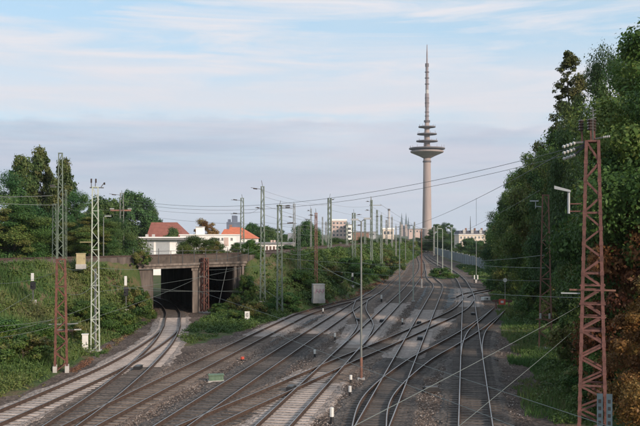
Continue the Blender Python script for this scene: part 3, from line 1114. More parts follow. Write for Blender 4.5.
# registration arms and insulators on the middle-distance masts
for o in [q for q in COL.objects if q.name.startswith('lattice_mast') and q.get('label', '').split()[0] in ('slim', 'tallest', 'shorter', 'dark', 'brown', 'rusty', 'thin', 'grey', 'pale', 'second')]:
    top = max((c.bound_box[6][2] for c in o.children if c.name.startswith('head_plate')), default=0)
    if top < 5 or o.location.y < 90:
        continue
    r_ = random.Random(o.location.x)
    sgn = 1 if r_.random() < .65 else -1
    for k in range(r_.choice((1, 2, 2))):
        z = top - .35 - k * r_.uniform(1.6, 2.4)
        L = r_.uniform(.8, 2.0)
        MB().bar((0, 0, z), (sgn * L, 0, z + r_.uniform(-.1, .25)), .055).build('registration_arm', M['darkgrey'], o)
        insulator(o, (sgn * L * .45, 0, z + .05), (sgn * L * .8, 0, z + .1), .09)
    MB().bar((0, 0, top), (r_.uniform(-.15, .15), 0, top + r_.uniform(.3, .8)), .05).build('head_spike', M['darkgrey'], o)


# poles and lamp posts
def pole(label, px, base_y, top_y, d, mname, r=.09, arms=(), lowm=None, lowh=0, zbase=None, cat='lamp post', name='lamp_post', group='lamp posts and poles in the yard'):
    x = gx(px, d)
    zb = CAM_H - (base_y - HY) / FPX * d if zbase is None else zbase
    H = CAM_H - (top_y - HY) / FPX * d - zb
    root = empty(name, (x, d, zb))
    tag(root, label, cat, group)
    if lowm:
        MB().tube([(0, 0, -.3), (0, 0, lowh)], r * 1.25, 10).build('lower_pole', M[lowm], root)
        MB().tube([(0, 0, lowh), (0, 0, H)], [r, r * .65], 10).build('pole', M[mname], root)
    else:
        MB().tube([(0, 0, -.3), (0, 0, H)], [r, r * .65], 10).build('pole', M[mname], root)
    MB().box(-.22, .22, -.22, .22, -.5, .06).build('base', M['found'], root)
    for (dx, L, dz) in arms:
        MB().bar((0, 0, H - .04), (dx * .35, 0, H + dz), .05).build('lamp_arm', M[mname], root)
        hd = MB()
        x0, x1 = sorted((dx * .3, dx * .3 + math.copysign(L, dx)))
        hd.box(x0, x1, -.12, .12, H + dz - .01, H + dz + .10)
        hd.build('lamp_head', M['lamp'], root)
    return root


pole('tall double headed lamp post standing between the central tracks', 361.2, 379, 221, 53.8, 'greypaint', .07, ((-.55, .45, .04), (.55, .45, .10)), 'rustpaint', 1.3)
pole('grey lamp post between far tracks left of the rusty one', 399.6, 306, 236, 108.5, 'palegreen', .08, ())
pole('grey lamp post with short arm between far tracks', 413.3, 301, 226, 116, 'palegreen', .09, ((-.5, .7, .05),))
pole('rusty pink lamp post with pale foot left of television tower', 421.5, 288, 229, 145, 'rustpaint', .11, ((.5, .7, .05),), 'offwhite', 1.5)
pole('grey lamp post before dark poplar group', 442.6, 276, 229, 190, 'palegreen', .09, ((-.6, .8, .05),))
pole('slim grey lamp post right of dark poplar group', 451.6, 279, 227, 176, 'palegreen', .09, ())
pole('faint lamp post at foot of the television tower', 437.5, 268, 226, 240, 'palegreen', .10, ((.6, .8, .05),))
pole('thin pole in front of cathedral towers', 405.5, 268, 232, 240, 'greypaint', .12, ())
pole('thin signal pole at start of grey barrier by siding', 476.2, 280, 240, 160, 'greypaint', .08, (), cat='pole', name='pole')
pole('small lamp post in front of left trees beside pale green mast', 103.5, 262, 217, 105, 'greypaint', .07, ((.5, .75, .06),), zbase=5.9)
pole('thin pole standing in bushes near brown lattice mast', 526, 292, 250, 112, 'greypaint', .06, (), cat='pole', name='pole')


# ------------------------------------------------------------------ overhead wires
def wire(label, a, b, sag=.3, r=.011, m='wire', n=18, parts=()):
    a, b = Vector(a), Vector(b)
    pts = []
    for k in range(n + 1):
        t = k / n
        p = a.lerp(b, t)
        p.z -= sag * 4 * t * (1 - t)
        pts.append(p - a)
    o = MB().tube(pts, r, 5).build('overhead_wire', M[m])
    o.location = a
    tag(o, label, 'wire', 'overhead wires')
    for t in parts:
        i = insulator(o, pts[int(t * n)], pts[int(t * n) + 1].lerp(pts[int(t * n)], .55), .09, 'insw', 3)
    return o


wire('upper of two long sagging wires passing in front of the television tower', at(122, 199, 128), at(650, 126, 62), 2.9, .02)
wire('lower of two long sagging wires passing in front of the television tower', at(122, 201.5, 127), at(650, 132, 63), 3.0, .018)
w = wire('thick wire rising right from the tower foot into the trees', at(395, 230, 190), at(560, 154, 66), .9, .022)
wire('short lower wire hanging beneath the thick rising wire', at(466, 230, 130), at(540, 190, 75), .15, .015)
o = MB().bar((0, 0, 0), (0, 0, -3.4), .03).build('dropper_wire', M['wire'])
o.location = at(476.3, 198, 108)
tag(o, 'short vertical dropper wire hanging below the thick rising wire', 'wire', 'overhead wires')
wire('pale wire from red foreground mast down to lower left, upper one', at(579, 306, 40), (-8.0, -3, 5.5), .15, .007, 'wirelight')
wire('pale wire from red foreground mast down to lower left, lower one', at(571, 333, 40), (-6.5, -2, 4.3), .1, .007, 'wirelight')
wire('wire falling right across the rails with pale insulators, upper one', at(200, 292, 60), at(720, 463, 14.5), .0, .007, 'wirelight', 30)
wire('wire falling right across the rails with pale insulators, lower one', at(260, 328, 42), at(560, 444, 16), .0, .007, 'wirelight', 30)
wire('level cross wire from brown mast towards far tracks, top', at(540, 281, 66), at(300, 268, 100), .25, .012, 'wirelight')
wire('level cross wire from red mast at siding height', at(585, 298, 40.5), at(395, 284, 80), .2, .012, 'wirelight')
wire('low level cross wire just above the crossover tracks', at(541, 330, 66), at(362, 326, 56), .1, .010, 'wirelight')
wire('upper wire at left edge running to the tallest green mast', at(-30, 196, 80), at(53, 195.5, 86.5), .1, .03)
wire('lower wire at left edge running to the tallest green mast', at(-30, 201, 80), at(57, 205, 86.5), .1, .022, 'wirelight')
wire('wire across the bank from left edge to pale green mast', at(-20, 336, 52), at(93, 305, 66), .25, .010, 'wirelight')
wire('upper slack wire across the left bank to rusty red mast', at(-20, 327, 50), at(60, 318, 57), .12, .010, 'wirelight')
wire('wire from rusty red mast towards the bridge pier', at(66, 326, 57), at(204, 275, 99), .3, .010, 'wirelight')
wire('lower wire from left edge to rusty red mast', at(-20, 340, 50), at(58, 325, 57), .12, .010, 'wirelight')
wire('steep stay wire on left bank by the small signal', at(-10, 318, 60), at(32, 293, 76), .05, .010, 'wirelight')
wire('wire through the bridge opening over the curved track', at(110, 285, 80), at(196, 291, 99), .25, .012, 'wirelight')
wire('wire from pale green mast to strut mast at pier', at(98, 268, 66.5), at(204, 262, 99), .4, .012, 'wirelight')
wire('wire low over bank from pier to relay box', at(206, 290, 99), at(316, 285, 111), .5, .012, 'wirelight')
wire('thin wire between masts above white offices', at(121, 205, 128), at(262, 212, 101), .6, .014)
wire('thin wire between masts above bridge railing', at(121, 211, 128), at(262, 224, 101), .5, .014)
wire('thin wire from tall bank mast to brown green mast', at(262, 214, 101), at(354, 228, 150), .7, .014)
wire('thin wire from tall bank mast over slope to lamp post', at(262, 229, 101), at(371, 232, 170), .8, .014)
wire('thin high wire between bank mast and flats mast', at(262, 190, 101), at(330, 205, 150), .4, .012)
wire('thin wire from long arm mast towards cathedral', at(380, 204, 168), at(445, 238, 260), .8, .02)
wire('stay wire slanting from bridge abutment to bank mast', at(236, 271, 106), at(280, 300, 97.2), .0, .022, 'greypaint')
wire('white stay bar slanting across right bridge opening', at(218, 308, 100.0), at(227, 266, 103), .0, .028, 'greypaint', 2)

WL = [('first thin wire slung over middle tracks', (262, 205, 101), (399, 240, 108)), ('second thin wire slung over middle tracks', (280, 215, 97), (413, 240, 116)), ('thin wire from flats mast to far lamp post', (330, 210, 150), (451, 234, 176)),
      ('thin wire from long arm mast to far tower mast', (371, 212, 170), (434, 230, 330)), ('thin wire over bank between brown mast and far mast', (354, 222, 150), (414, 228, 330)), ('wire from bridge strut mast to bank mast, high', (204, 260, 99.5), (280, 240, 97)),
      ('wire from bridge strut mast to bank mast, low', (204, 270, 99.5), (280, 262, 97)), ('wire from bank mast to relay mast', (280, 250, 97), (316, 250, 112)), ('long low wire from relay mast to lamp post', (316, 262, 112), (361, 285, 54)),
      ('wire from lamp post level to grey far post', (361, 262, 54), (413, 262, 116)), ('wire across left bank above small signal', (-20, 282, 60), (61, 270, 57)), ('wire from rusty red mast top to pale green mast', (61, 266, 57), (95, 262, 66.4)),
      ('wire from rusty red mast middle to pale green mast', (61, 290, 57), (95, 283, 66.4)), ('wire from pale green mast to right bridge end', (95, 292, 66.4), (242, 268, 105)), ('high wire from tall left mast over embankment', (60, 197, 86.5), (121, 209, 128)),
      ('second high wire from tall left mast over embankment', (60, 206, 86.5), (121, 214, 128)), ('wire between slim mast and tall bank mast', (242, 212, 122), (262, 205, 101)), ('low wire through middle of second opening', (150, 288, 92), (243, 290, 104)),
      ('catenary wire along embankment from bank mast to flats mast', (262, 196, 101), (330, 204, 150)), ('contact wire along embankment from bank mast to flats mast', (262, 222, 101), (330, 222, 150)),
      ('catenary wire onward from flats mast to long arm mast', (330, 204, 150), (371, 206, 170)), ('contact wire onward from flats mast to long arm mast', (330, 222, 150), (371, 224, 170)), ('catenary wire from long arm mast past factory', (371, 206, 170), (414, 228, 330)),
      ('cross span wire between bank mast and grey lamp post', (280, 226, 97), (452, 240, 176)), ('low cross span wire above middle of yard', (280, 258, 97), (442, 262, 190)), ('cross span wire from brown green mast over far tracks', (354, 236, 150), (501, 240, 150)),
      ('lower cross span wire from brown green mast over far tracks', (354, 246, 150), (501, 250, 150)), ('wire crossing upper right opening to abutment', (200, 276, 98), (243, 276, 105)), ('thin wire over far right siding to brown mast', (452, 262, 176), (545, 268, 67)), ('second thin wire over siding to brown mast', (442, 258, 190), (545, 255, 67))]
for lab, p, q in WL:
    wire(lab, at(*p), at(*q), random.uniform(.15, .6), .010 if p[2] < 90 else .014, 'wire' if p[1] < 235 else 'wirelight')

# ------------------------------------------------------------------ small yard equipment
def cabinet(name, label, px, base_y, d, w, dep, h, mname, z=None, cat='cabinet', capm=None, rz=.2):
    x = gx(px, d)
    zb = gz(x, d) if z is None else z
    root = empty(name, (x, d, zb), rz)
    tag(root, label, cat)
    MB().box(-w / 2, w / 2, -dep / 2, dep / 2, .06, h).build('body', M[mname], root)
    MB().box(-w / 2 - .04, w / 2 + .04, -dep / 2 - .05, dep / 2 + .04, h, h + .06).build('roof', M[capm or mname], root)
    MB().box(-w / 2 + .05, w / 2 - .05, -dep / 2 - .012, -dep / 2 - .002, .14, h - .06).build('door', M[mname], root)
    MB().box(w / 2 - .14, w / 2 - .10, -dep / 2 - .035, -dep / 2 - .014, h * .5, h * .62).build('handle', M['darkgrey'], root)
    MB().box(-w / 2 - .05, w / 2 + .05, -dep / 2 - .05, dep / 2 + .05, -.4, .06).build('plinth', M['found'], root)
    return root


cabinet('equipment_cabinet', 'narrow white cabinet at foot of the pale green mast', 85.2, 354, 65.4, .42, .35, 1.35, 'white')
cabinet('equipment_cabinet', 'cream yellow cabinet on embankment between the two left masts', 81, 267, 85.5, .85, .6, 1.05, 'yellow', z=5.85)
rbx = cabinet('relay_box', 'weathered white relay box with pink graffiti on overgrown bank', 318.3, 298, 104, 1.35, 1.0, 1.75, 'offwhite', z=1.15)
g = MB()
for k in range(5):
    g.bar((-.45 + k * .2, -.535, .75 + .3 * (k % 2)), (-.25 + k * .2, -.535, 1.25 - .35 * (k % 2)), .11, .012)
g.build('graffiti', mat('pink_spray', (.42, .24, .30), .7), rbx)
cabinet('cable_box', 'low green cable box lying on brown ballast', 216, 382, 52.9, .85, .4, .36, 'cabgreen', z=.05)


def marker(label, px, base_y, mtop='white', h=.55, r=.075):
    d = CAM_H * FPX / (base_y - HY)
    root = empty('marker_post', (gx(px, d), d, 0))
    tag(root, label, 'marker post', 'small white marker posts between the rails')
    MB().tube([(0, 0, -.1), (0, 0, h * .45)], r, 8).build('stem', M['black'], root)
    MB().tube([(0, 0, h * .45), (0, 0, h), (0, 0, h + .02)], [r * 1.15, r * 1.15, r * .6], 8).build('head', M[mtop], root)
    return root


marker('white topped marker post lowest of three below the lamp post', 331.8, 424, h=.75, r=.085)
marker('white topped marker post middle of three below the lamp post', 350, 396.5)
marker('white topped marker post nearest the foot of lamp post', 350.8, 383, h=.45)
marker('white marker post on ballast left of the kinked track', 335, 340)
marker('white marker post on dark ballast further left of kinked track', 314.8, 357, h=.5)
marker('orange topped marker post beside second track', 242.4, 361, 'signred', .28, .11)
marker('pale marker post where the second and third tracks meet', 323, 314, h=.6)
marker('white marker post between the far middle tracks', 381.5, 302, h=.9, r=.1)
marker('white marker post left of the far grey walkway', 402.5, 325, h=.6)
marker('twin white marker by bend of rightmost track', 474.3, 283, h=1.4, r=.1)
marker('second twin white marker by bend of rightmost track', 477.6, 283, h=1.4, r=.1)


def point_motor(label, px, y, ang):
    d = CAM_H * FPX / (y - HY)
    root = empty('point_motor', (gx(px, d), d, .12), ang)
    tag(root, label, 'point motor', 'switch machines beside the points')
    MB().box(-.42, .42, -.2, .2, 0, .2).build('housing', M['black'], root)
    MB().box(-.36, .36, -.16, .16, .2, .25).build('cover', M['darkgrey'], root)
    MB().tube([(.4, 0, .1), (1.2, 0, .1)], .025, 6).build('rod', M['darkgrey'], root)
    MB().box(-.5, .5, -.26, .26, -.05, 0).build('mount', M['wood'], root)


point_motor('black switch machine box between rails on beige track at bottom centre', 291, 392, 1.4)
point_motor('black switch machine box between pale rails of bridge track', 138, 371, 1.5)
point_motor('switch machine box on pale crossing right of lamp post', 420, 341, 1.4)
point_motor('switch machine box by crossing left of rightmost track', 419, 325, 1.4)
point_motor('switch machine box behind kinked track on pale bed', 382, 323, 1.4)
point_motor('switch machine box inside rightmost track at crossover', 473, 316, 1.5)
point_motor('switch machine box beside kinked track left curve', 357.5, 322, 1.5)
point_motor('switch machine box left of rightmost siding rails', 431, 393, .2)


def signal(label, px, base_y, top_y, d, z=None):
    zb = gz(gx(px, d), d) + .25 if z is None else z
    H = max(1.2, CAM_H - (top_y - HY) / FPX * d - zb)
    root = empty('dwarf_signal', (gx(px, d), d, zb))
    tag(root, label, 'signal', 'dwarf signals beside the bank')
    MB().tube([(0, 0, -.4), (0, 0, H * .55)], .06, 8).build('post', M['darkgrey'], root)
    MB().box(-.2, .2, -.14, .14, H * .42, H * .68).build('housing', M['black'], root)
    MB().box(-.13, .13, -.165, -.143, H * .72, H).build('white_plate', M['white'], root)
    MB().lathe([(.09, 0), (.10, .08), (.05, .12)], 10, (0, -.2, H * .52)).build('lens_hood', M['black'], root)
    MB().box(-.25, .25, -.2, .2, -.5, .08).build('base', M['offwhite'], root)


signal('dwarf signal with white plate on bank, left one of pair', 341.6, 289, 272, 128)
signal('dwarf signal with white plate on bank, right one of pair', 352.5, 288, 273, 133)
signal('small signal with white light on the left bank', 33, 292, 273, 76.5)
signal('small signal with white plate on slope left of the bridge', 126, 288, 276, 88)

# white board with black ring mark
d = 88
root = empty('sign_board', (gx(247.2, d), d, CAM_H - (325 - HY) / FPX * d), .1)
tag(root, 'white board with black round mark standing on grassy bank', 'sign')
MB().tube([(0, 0, -.4), (0, 0, .95)], .035, 8).build('post', M['greypaint'], root)
MB().box(-.24, .24, -.06, -.035, .55, 1.35).build('board', M['white'], root)
rg = MB()
for k in range(10):
    a0, a1 = R(40 + k * 29), R(40 + (k + 1) * 29)
    rg.bar((.12 * math.cos(a0), -.066, 1.0 + .15 * math.sin(a0)), (.12 * math.cos(a1), -.066, 1.0 + .15 * math.sin(a1)), .01, .05)
rg.bar((-.10, -.066, 1.0), (.10, -.066, 1.0), .01, .045)
rg.build('mark', M['black'], root)

# stop sign at the end of the siding
root = empty('buffer_stop', (21.3, 104.0, 0), -.28)
tag(root, 'buffer stop at siding end carrying red square sign with white centre', 'buffer stop')
for s in (-.75, .75):
    MB().bar((s, .9, 0), (s, 0, 1.0), .12).build('strut', M['rustpaint'], root)
    MB().bar((s, 0, 0), (s, 0, 1.05), .12).build('upright', M['rustpaint'], root)
MB().box(-1.15, 1.15, -.14, .0, .85, 1.1).build('beam', M['darkred'], root)
sg = MB().box(-.38, .38, -.19, -.145, .55, 1.2).build('sign_plate', M['signred'], root)
MB().box(-.17, .17, -.198, -.191, .74, 1.0).build('sign_centre', M['white'], sg)
# white cover board lying by the overgrown siding
root = empty('track_board', (gx(487, 116), 117, .1), .5)
tag(root, 'small white board lying beside the overgrown siding at right', 'board')
MB().box(-.5, .5, -.35, .35, 0, .42).build('panel', M['white'], root)
MB().box(-.12, .12, -.362, -.352, .1, .3).build('patch', M['darkgrey'], root)
root = empty('round_sign', (gx(505, 108), 108, .1))
tag(root, 'small round white sign on a post among right hand bushes', 'sign')
MB().tube([(0, 0, -.4), (0, 0, 3.0)], .04, 8).build('post', M['greypaint'], root)
ds = MB().lathe([(.24, 0), (.24, .03)], 16)
ds.v = [(x, -.05 - z, y + 3.1) for x, y, z in ds.v]
ds.build('disc', M['white'], root)


# ------------------------------------------------------------------ buildings
def window(root, x0, x1, z0, z1, y=0.0, frame='white'):
    """recess-looking window on the wall plane y (front faces -y): frame bars and a pane set back"""
    f = MB()
    w = .09
    f.box(x0, x1, y - .05, y + .02, z0, z0 + w).box(x0, x1, y - .05, y + .02, z1 - w, z1)
    f.box(x0, x0 + w, y - .05, y + .02, z0 + w, z1 - w).box(x1 - w, x1, y - .05, y + .02, z0 + w, z1 - w)
    xm = (x0 + x1) / 2
    f.box(xm - .03, xm + .03, y - .04, y + .02, z0 + w, z1 - w)
    fo = f.build('window', M[frame], root)
    MB().box(x0 + w, x1 - w, y - .018, y - .006, z0 + w, z1 - w).build('pane', M['glass'], fo)
    return fo


def broot(name, label, px, d, cat='building', rz=0.0):
    r = empty(name, (gx(px, d), d, 0), rz)
    tag(r, label, cat)
    return r


def zy(y, d):
    return CAM_H - (y - HY) / FPX * d


def wpx(p, d):
    return p / FPX * d


# white flat-roofed hall
d = 190
b = broot('white_hall', 'white flat roofed hall with grey eaves above left bridge end', 137, d)
W = wpx(40, d)
MB().box(0, W, 0, 14, 0, zy(239.8, d)).build('wall', M['wallwhite'], b)
MB().box(-.5, W + 1.6, -1.0, 14.5, zy(239.8, d), zy(238, d)).build('eaves', M['roofgrey'], b)
MB().box(-.6, W + 1.8, -1.2, 14.6, zy(238, d), zy(237, d)).build('roof', M['wallwhite'], b)
for k in range(2):
    MB().box(.7 + k * 3.4, 3.6 + k * 3.4, -.06, .0, 3.4, 7.2).build('shutter', M['lamp'], b)
for x in (1.6, 3.0):
    MB().box(x, x + .55, 1, 1.6, zy(237, d), zy(234.3, d)).build('roof_vent', M['offwhite'], b)

# white building with stair tower and windows
d = 215
b = broot('white_workshop', 'white workshop with paired dark windows and small stair tower', 180, d)
W = wpx(56, d)
MB().box(0, W, 0, 12, 0, zy(235.2, d)).build('wall', M['wallwhite'], b)
MB().box(-.2, W + .2, -.25, 12.2, zy(235.2, d), zy(234.3, d)).build('roof', M['wallwhite'], b)
MB().box(wpx(15.5, d), wpx(22.5, d), .6, 4, zy(234.3, d), zy(227.2, d)).build('stair_tower', M['wallwhite'], b)
MB().box(wpx(15, d), wpx(23, d), .4, 4.2, zy(227.2, d), zy(226.4, d)).build('tower_cap', M['offwhite'], b)
for x in (3.5, 31.5, 34.8, 37.6, 41.2, 50.5):
    window(b, wpx(x, d), wpx(x + 2.4, d), zy(241, d), zy(237.6, d))
MB().box(wpx(44, d), wpx(48.5, d), -.06, 0, zy(246, d), zy(237.5, d)).build('door_panel', M['wallpink'], b)
for x in (3, 25):
    MB().box(wpx(x, d), wpx(x + 2.4, d), -.06, 0, zy(247.5, d), zy(243, d)).build('window_panel', M['glass'], b)

# long low office
d = 175
b = broot('white_office', 'long low white office with a row of brown shuttered windows', 236, d)
W = wpx(57, d)
MB().box(0, W, 0, 9, 0, zy(244, d)).build('wall', M['wallwhite'], b)
MB().box(-.2, W + .3, -.3, 9.2, zy(244, d), zy(242.6, d)).build('roof', M['roofgrey'], b)
for k in range(9):
    x = 23 + k * 3.5
    window(b, wpx(x, d), wpx(x + 2.0, d), zy(250.5, d), zy(246.2, d), 0, 'brickhouse')
MB().box(wpx(8, d), wpx(8.8, d), -.08, 0, zy(252, d), zy(244, d)).build('downpipe', M['offwhite'], b)
for x in (34, 37):
    MB().box(wpx(x, d), wpx(x + 2, d), 2, 3, zy(242.6, d), zy(240.2, d)).build('roof_unit', M['wallpink'], b)


d = 205
b = broot('trackside_shed', 'small pale shed glimpsed through the left bridge opening', 149, d)
MB().box(0, 5.2, 0, 4, 0, 2.5).build('wall', M['white'], b)
MB().box(-.3, 5.5, -.4, 4.3, 2.5, 2.7).build('roof', M['roofgrey'], b)
for k in range(3):
    window(b, .4 + k * 1.6, 1.5 + k * 1.6, 1.1, 2.1)


def gable_house(name, label, px0, px1, d, eave_y, ridge_y, roofm, wallm, dep=11, hip0=.0, hip1=.0, chim=None, wins=0):
    b = broot(name, label, px0, d)
    W, ze, zr = wpx(px1 - px0, d), zy(eave_y, d), zy(ridge_y, d)
    MB().box(0, W, 0, dep, 0, ze).build('wall', M[wallm], b)
    e = .4
    v = [(-e, -e, ze), (W + e, -e, ze), (W + e, dep + e, ze), (-e, dep + e, ze), (W * hip0 - (e if not hip0 else 0), dep / 2, zr), (W * (1 - hip1) + (e if not hip1 else 0), dep / 2, zr)]
    rf = MB().add(v, [(0, 1, 5, 4), (2, 3, 4, 5), (3, 0, 4), (1, 2, 5), (3, 2, 1, 0)]).build('roof', M[roofm], b)
    if chim is not None:
        MB().box(W * chim, W * chim + .8, dep / 2 - .4, dep / 2 + .4, zr - 1.2, zr + 1.3).build('chimney', M['brickhouse'], rf)
    for k in range(wins):
        x = W * (k + .3) / wins
        window(b, x, x + 1.2, ze - 2.6, ze - .9)
    return b


gable_house('red_roofed_house', 'house with broad dark red tiled roof behind the white hall', 148, 184, 225, 237.5, 222, 'rooftile', 'wallcream', 13, .0, .30)
gable_house('orange_roofed_house', 'house with bright orange hipped roof behind white office', 226, 255.5, 245, 238.5, 227, 'rooforange', 'wallwhite', 12, .06, .55, None, 3)
gable_house('small_orange_roofed_house', 'small orange roof left beside the bright hipped one', 220, 233, 262, 238, 229, 'rooforange', 'wallcream', 9, .2, .2, .6)
gable_house('pale_gabled_house', 'small pale gabled house at right end of white office', 289, 299, 240, 241, 233, 'roofgrey', 'wallwhite', 8, 0, 0)

d = 330
b = broot('blue_grey_tower_block', 'blue grey stepped silo block rising behind orange roof', 226.5, d)
MB().box(0, wpx(13, d), 0, 9, 0, zy(222, d)).build('lower_block', M['bluetower'], b)
MB().box(wpx(5, d), wpx(9, d), 1, 8, zy(222, d), zy(215.5, d)).build('upper_block', M['bluetower'], b)
MB().box(wpx(1, d), wpx(3, d), 1, 4, zy(222, d), zy(219.2, d)).build('vent_block', M['bluetower'], b)

d = 520
b = broot('pink_apartment_block', 'pinkish apartment block with pale flat roof behind green mast', 331.5, d)
W = wpx(15, d)
MB().box(0, W, 0, 14, 0, zy(220.8, d)).build('wall', M['wallpink'], b)
MB().box(-.3, W + .3, -.3, 14.3, zy(220.8, d), zy(219.2, d)).build('parapet', M['wallwhite'], b)
for r_ in range(4):
    for k in range(4):
        window(b, .8 + k * 2.1, 2.0 + k * 2.1, zy(224.2 + r_ * 4, d), zy(222.0 + r_ * 4, d))
d = 510
b = broot('white_apartment_block', 'white narrow apartment block right of the pinkish one', 346.8, d)
MB().box(0, wpx(5.5, d), 0, 12, 0, zy(225, d)).build('wall', M['wallwhite'], b)
MB().box(-.2, wpx(5.5, d) + .2, -.2, 12.2, zy(225, d), zy(224.2, d)).build('roof', M['roofgrey'], b)
for r_ in range(3):
    window(b, .6, 2.4, zy(230 + r_ * 4, d), zy(227.5 + r_ * 4, d))
d = 600
b = broot('brown_warehouse', 'low brown brick warehouse among far masts', 339, d)
MB().box(0, wpx(30, d), 0, 14, 0, zy(232.5, d)).build('wall', M['brickhouse'], b)
MB().box(-.3, wpx(30, d) + .3, -.3, 14, zy(232.5, d), zy(231.5, d)).build('roof', M['roofgrey'], b)
d = 640
b = broot('cream_factory', 'cream flat roofed factory left of cathedral towers', 383, d)
W = wpx(11, d)
MB().box(0, W, 0, 14, 0, zy(229.5, d)).build('wall', M['wallcream'], b)
MB().box(-.4, W + .4, -.4, 14, zy(229.5, d), zy(228, d)).build('roof', M['wallwhite'], b)
for k in range(3):
    window(b, .6 + k * 2.4, 2.4 + k * 2.4, zy(234.5, d), zy(231.2, d))
ch = empty('factory_chimney', (gx(389, 660), 660, 0))
tag(ch, 'tall thin factory chimney left of the cathedral towers', 'chimney')
MB().lathe([(1.3, 0), (.75, zy(210.5, 660))], 14).build('shaft', M['wallgrey'], ch, True)
MB().lathe([(.95, zy(210.5, 660)), (.95, zy(208.8, 660))], 14).build('cap', M['towerdark'], ch)

# cathedral
d = 3400
b = broot('cathedral', 'distant cathedral with two pointed green spires left of tower', 405, d, 'cathedral')
u = d / FPX
for k, x in enumerate((-3.2, 1.2)):
    w2 = 1.15 * u
    MB().box(x * u - w2, x * u + w2, 0, 2 * w2, 0, zy(224.5, d)).build('bell_tower', M['sandstone'], b)
    z0, z1 = zy(224.5, d), zy(212.3, d)
    c_ = (x * u, w2)
    v = [(c_[0] - w2, 0, z0), (c_[0] + w2, 0, z0), (c_[0] + w2, 2 * w2, z0), (c_[0] - w2, 2 * w2, z0)]
    mid = z0 + (z1 - z0) * .32
    q = w2 * .68
    v += [(c_[0] - q, w2 - q, mid), (c_[0] + q, w2 - q, mid), (c_[0] + q, w2 + q, mid), (c_[0] - q, w2 + q, mid), (c_[0], w2, z1)]
    MB().add(v, [(0, 1, 5, 4), (1, 2, 6, 5), (2, 3, 7, 6), (3, 0, 4, 7), (4, 5, 8), (5, 6, 8), (6, 7, 8), (7, 4, 8), (3, 2, 1, 0)]).build('spire', M['copper'], b)
MB().box(-5 * u, 5.5 * u, 3 * u, 9 * u, 0, zy(229, d)).build('nave', M['sandstone'], b)
MB().add([(-5 * u, 3 * u, zy(229, d)), (5.5 * u, 3 * u, zy(229, d)), (5.5 * u, 9 * u, zy(229, d)), (-5 * u, 9 * u, zy(229, d)), (-5 * u, 6 * u, zy(225.5, d)), (5.5 * u, 6 * u, zy(225.5, d))],
         [(0, 1, 5, 4), (2, 3, 4, 5), (3, 0, 4), (1, 2, 5)]).build('nave_roof', M['copper'], b)
MB().lathe([(.8 * u, 0), (.8 * u, zy(224, d)), (.05 * u, zy(217, d))], 8, (4.0 * u, 6 * u, 0)).build('crossing_turret', M['copper'], b)
d = 1500
for px, w_, y, mm, lab in ((409, 14, 228.5, 'wallpink', 'pinkish far city block at foot of cathedral spires'), (420, 16, 231, 'wallgrey', 'grey low far city block at tower foot'), (362, 15, 231.5, 'wallgrey', 'grey low far city block left of long arm mast')):
    b = broot('city_block', lab, px, d, 'building')
    MB().box(0, wpx(w_, d), 0, 20, 0, zy(y + 1, d)).build('wall', M[mm], b)
    MB().box(-.5, wpx(w_, d) + .5, -.5, 20, zy(y + 1, d), zy(y, d)).build('roof', M['roofgrey'], b)
    for k in range(4):
        window(b, wpx(1 + k * 3.2, d), wpx(2.6 + k * 3.2, d), zy(y + 3.6, d), zy(y + 2, d))

# apartment house at right
d = 345
b = broot('cream_apartment_house', 'cream apartment house with dark mansard roof right of tower', 459, d)
W = wpx(44, d)
ze, zr = zy(234.8, d), zy(230.6, d)
MB().box(0, W, 0, 12, 0, ze).build('wall', M['wallcream'], b)
MB().box(-.2, W + .2, -.25, 12.2, ze, ze + .25).build('cornice', M['wallwhite'], b)
rf = MB().add([(-.1, -.1, ze + .25), (W + .1, -.1, ze + .25), (W + .1, 12, ze + .25), (-.1, 12, ze + .25), (.4, 1.1, zr), (W - .4, 1.1, zr), (W - .4, 11, zr), (.4, 11, zr)],
              [(0, 1, 5, 4), (1, 2, 6, 5), (2, 3, 7, 6), (3, 0, 4, 7), (4, 5, 6, 7)]).build('roof', M['roofdark'], b)
for x in (4, 12, 20.5, 27):
    MB().box(wpx(x, d), wpx(x + 2.6, d), .1, 1.8, ze + .5, zr + .35).build('dormer', M['offwhite'], rf)
for x in (8, 17, 24):
    MB().box(wpx(x, d), wpx(x + 1.5, d), 4, 5, zr, zr + 1.0).build('chimney', M['brickhouse'], rf)
MB().tube([(wpx(12.7, d), 3, zr), (wpx(12.7, d), 3, zy(216, d))], [.22, .06], 6).build('roof_antenna', M['darkgrey'], rf)
for r_ in range(3):
    for k in range(9):
        window(b, wpx(1.2 + k * 3.6, d), wpx(3.0 + k * 3.6, d), zy(238.8 + r_ * 4.6, d), zy(236.2 + r_ * 4.6, d))

# noise barrier
A, B = Vector((49.5, 385)), Vector((37.5, 186))
root = empty('noise_barrier', (B.x, B.y, 0))
tag(root, 'grey panelled noise barrier on grassy bank below the apartment house', 'barrier')
nP = 34
for k in range(nP):
    a, c = A.lerp(B, k / nP), A.lerp(B, (k + 1) / nP)
    a = a - Vector((B.x, B.y))
    c = c - Vector((B.x, B.y))
    dd = (c - a).normalized()
    a2, c2 = a + dd * .12, c - dd * .12
    hh = 2.9 + .12 * math.sin(k * 2.3)
    prism(MB(), [(a2.x - .06, a2.y), (c2.x - .06, c2.y), (c2.x + .06, c2.y), (a2.x + .06, a2.y)][::-1], .2, hh).build('panel', M['barrier'], root)
    MB().box(c.x - .13, c.x + .13, c.y - .11, c.y + .11, -.2, hh + .25).build('post', M['greypaint'], root)

# ------------------------------------------------------------------ television tower
TD = 1100.0
U1 = TD / FPX
tw = empty('television_tower', (gx(427, TD), TD, 0))
tag(tw, 'tall concrete television tower with disc platforms and slim antenna mast', 'tower')


def tz(y):
    return zy(y, TD)


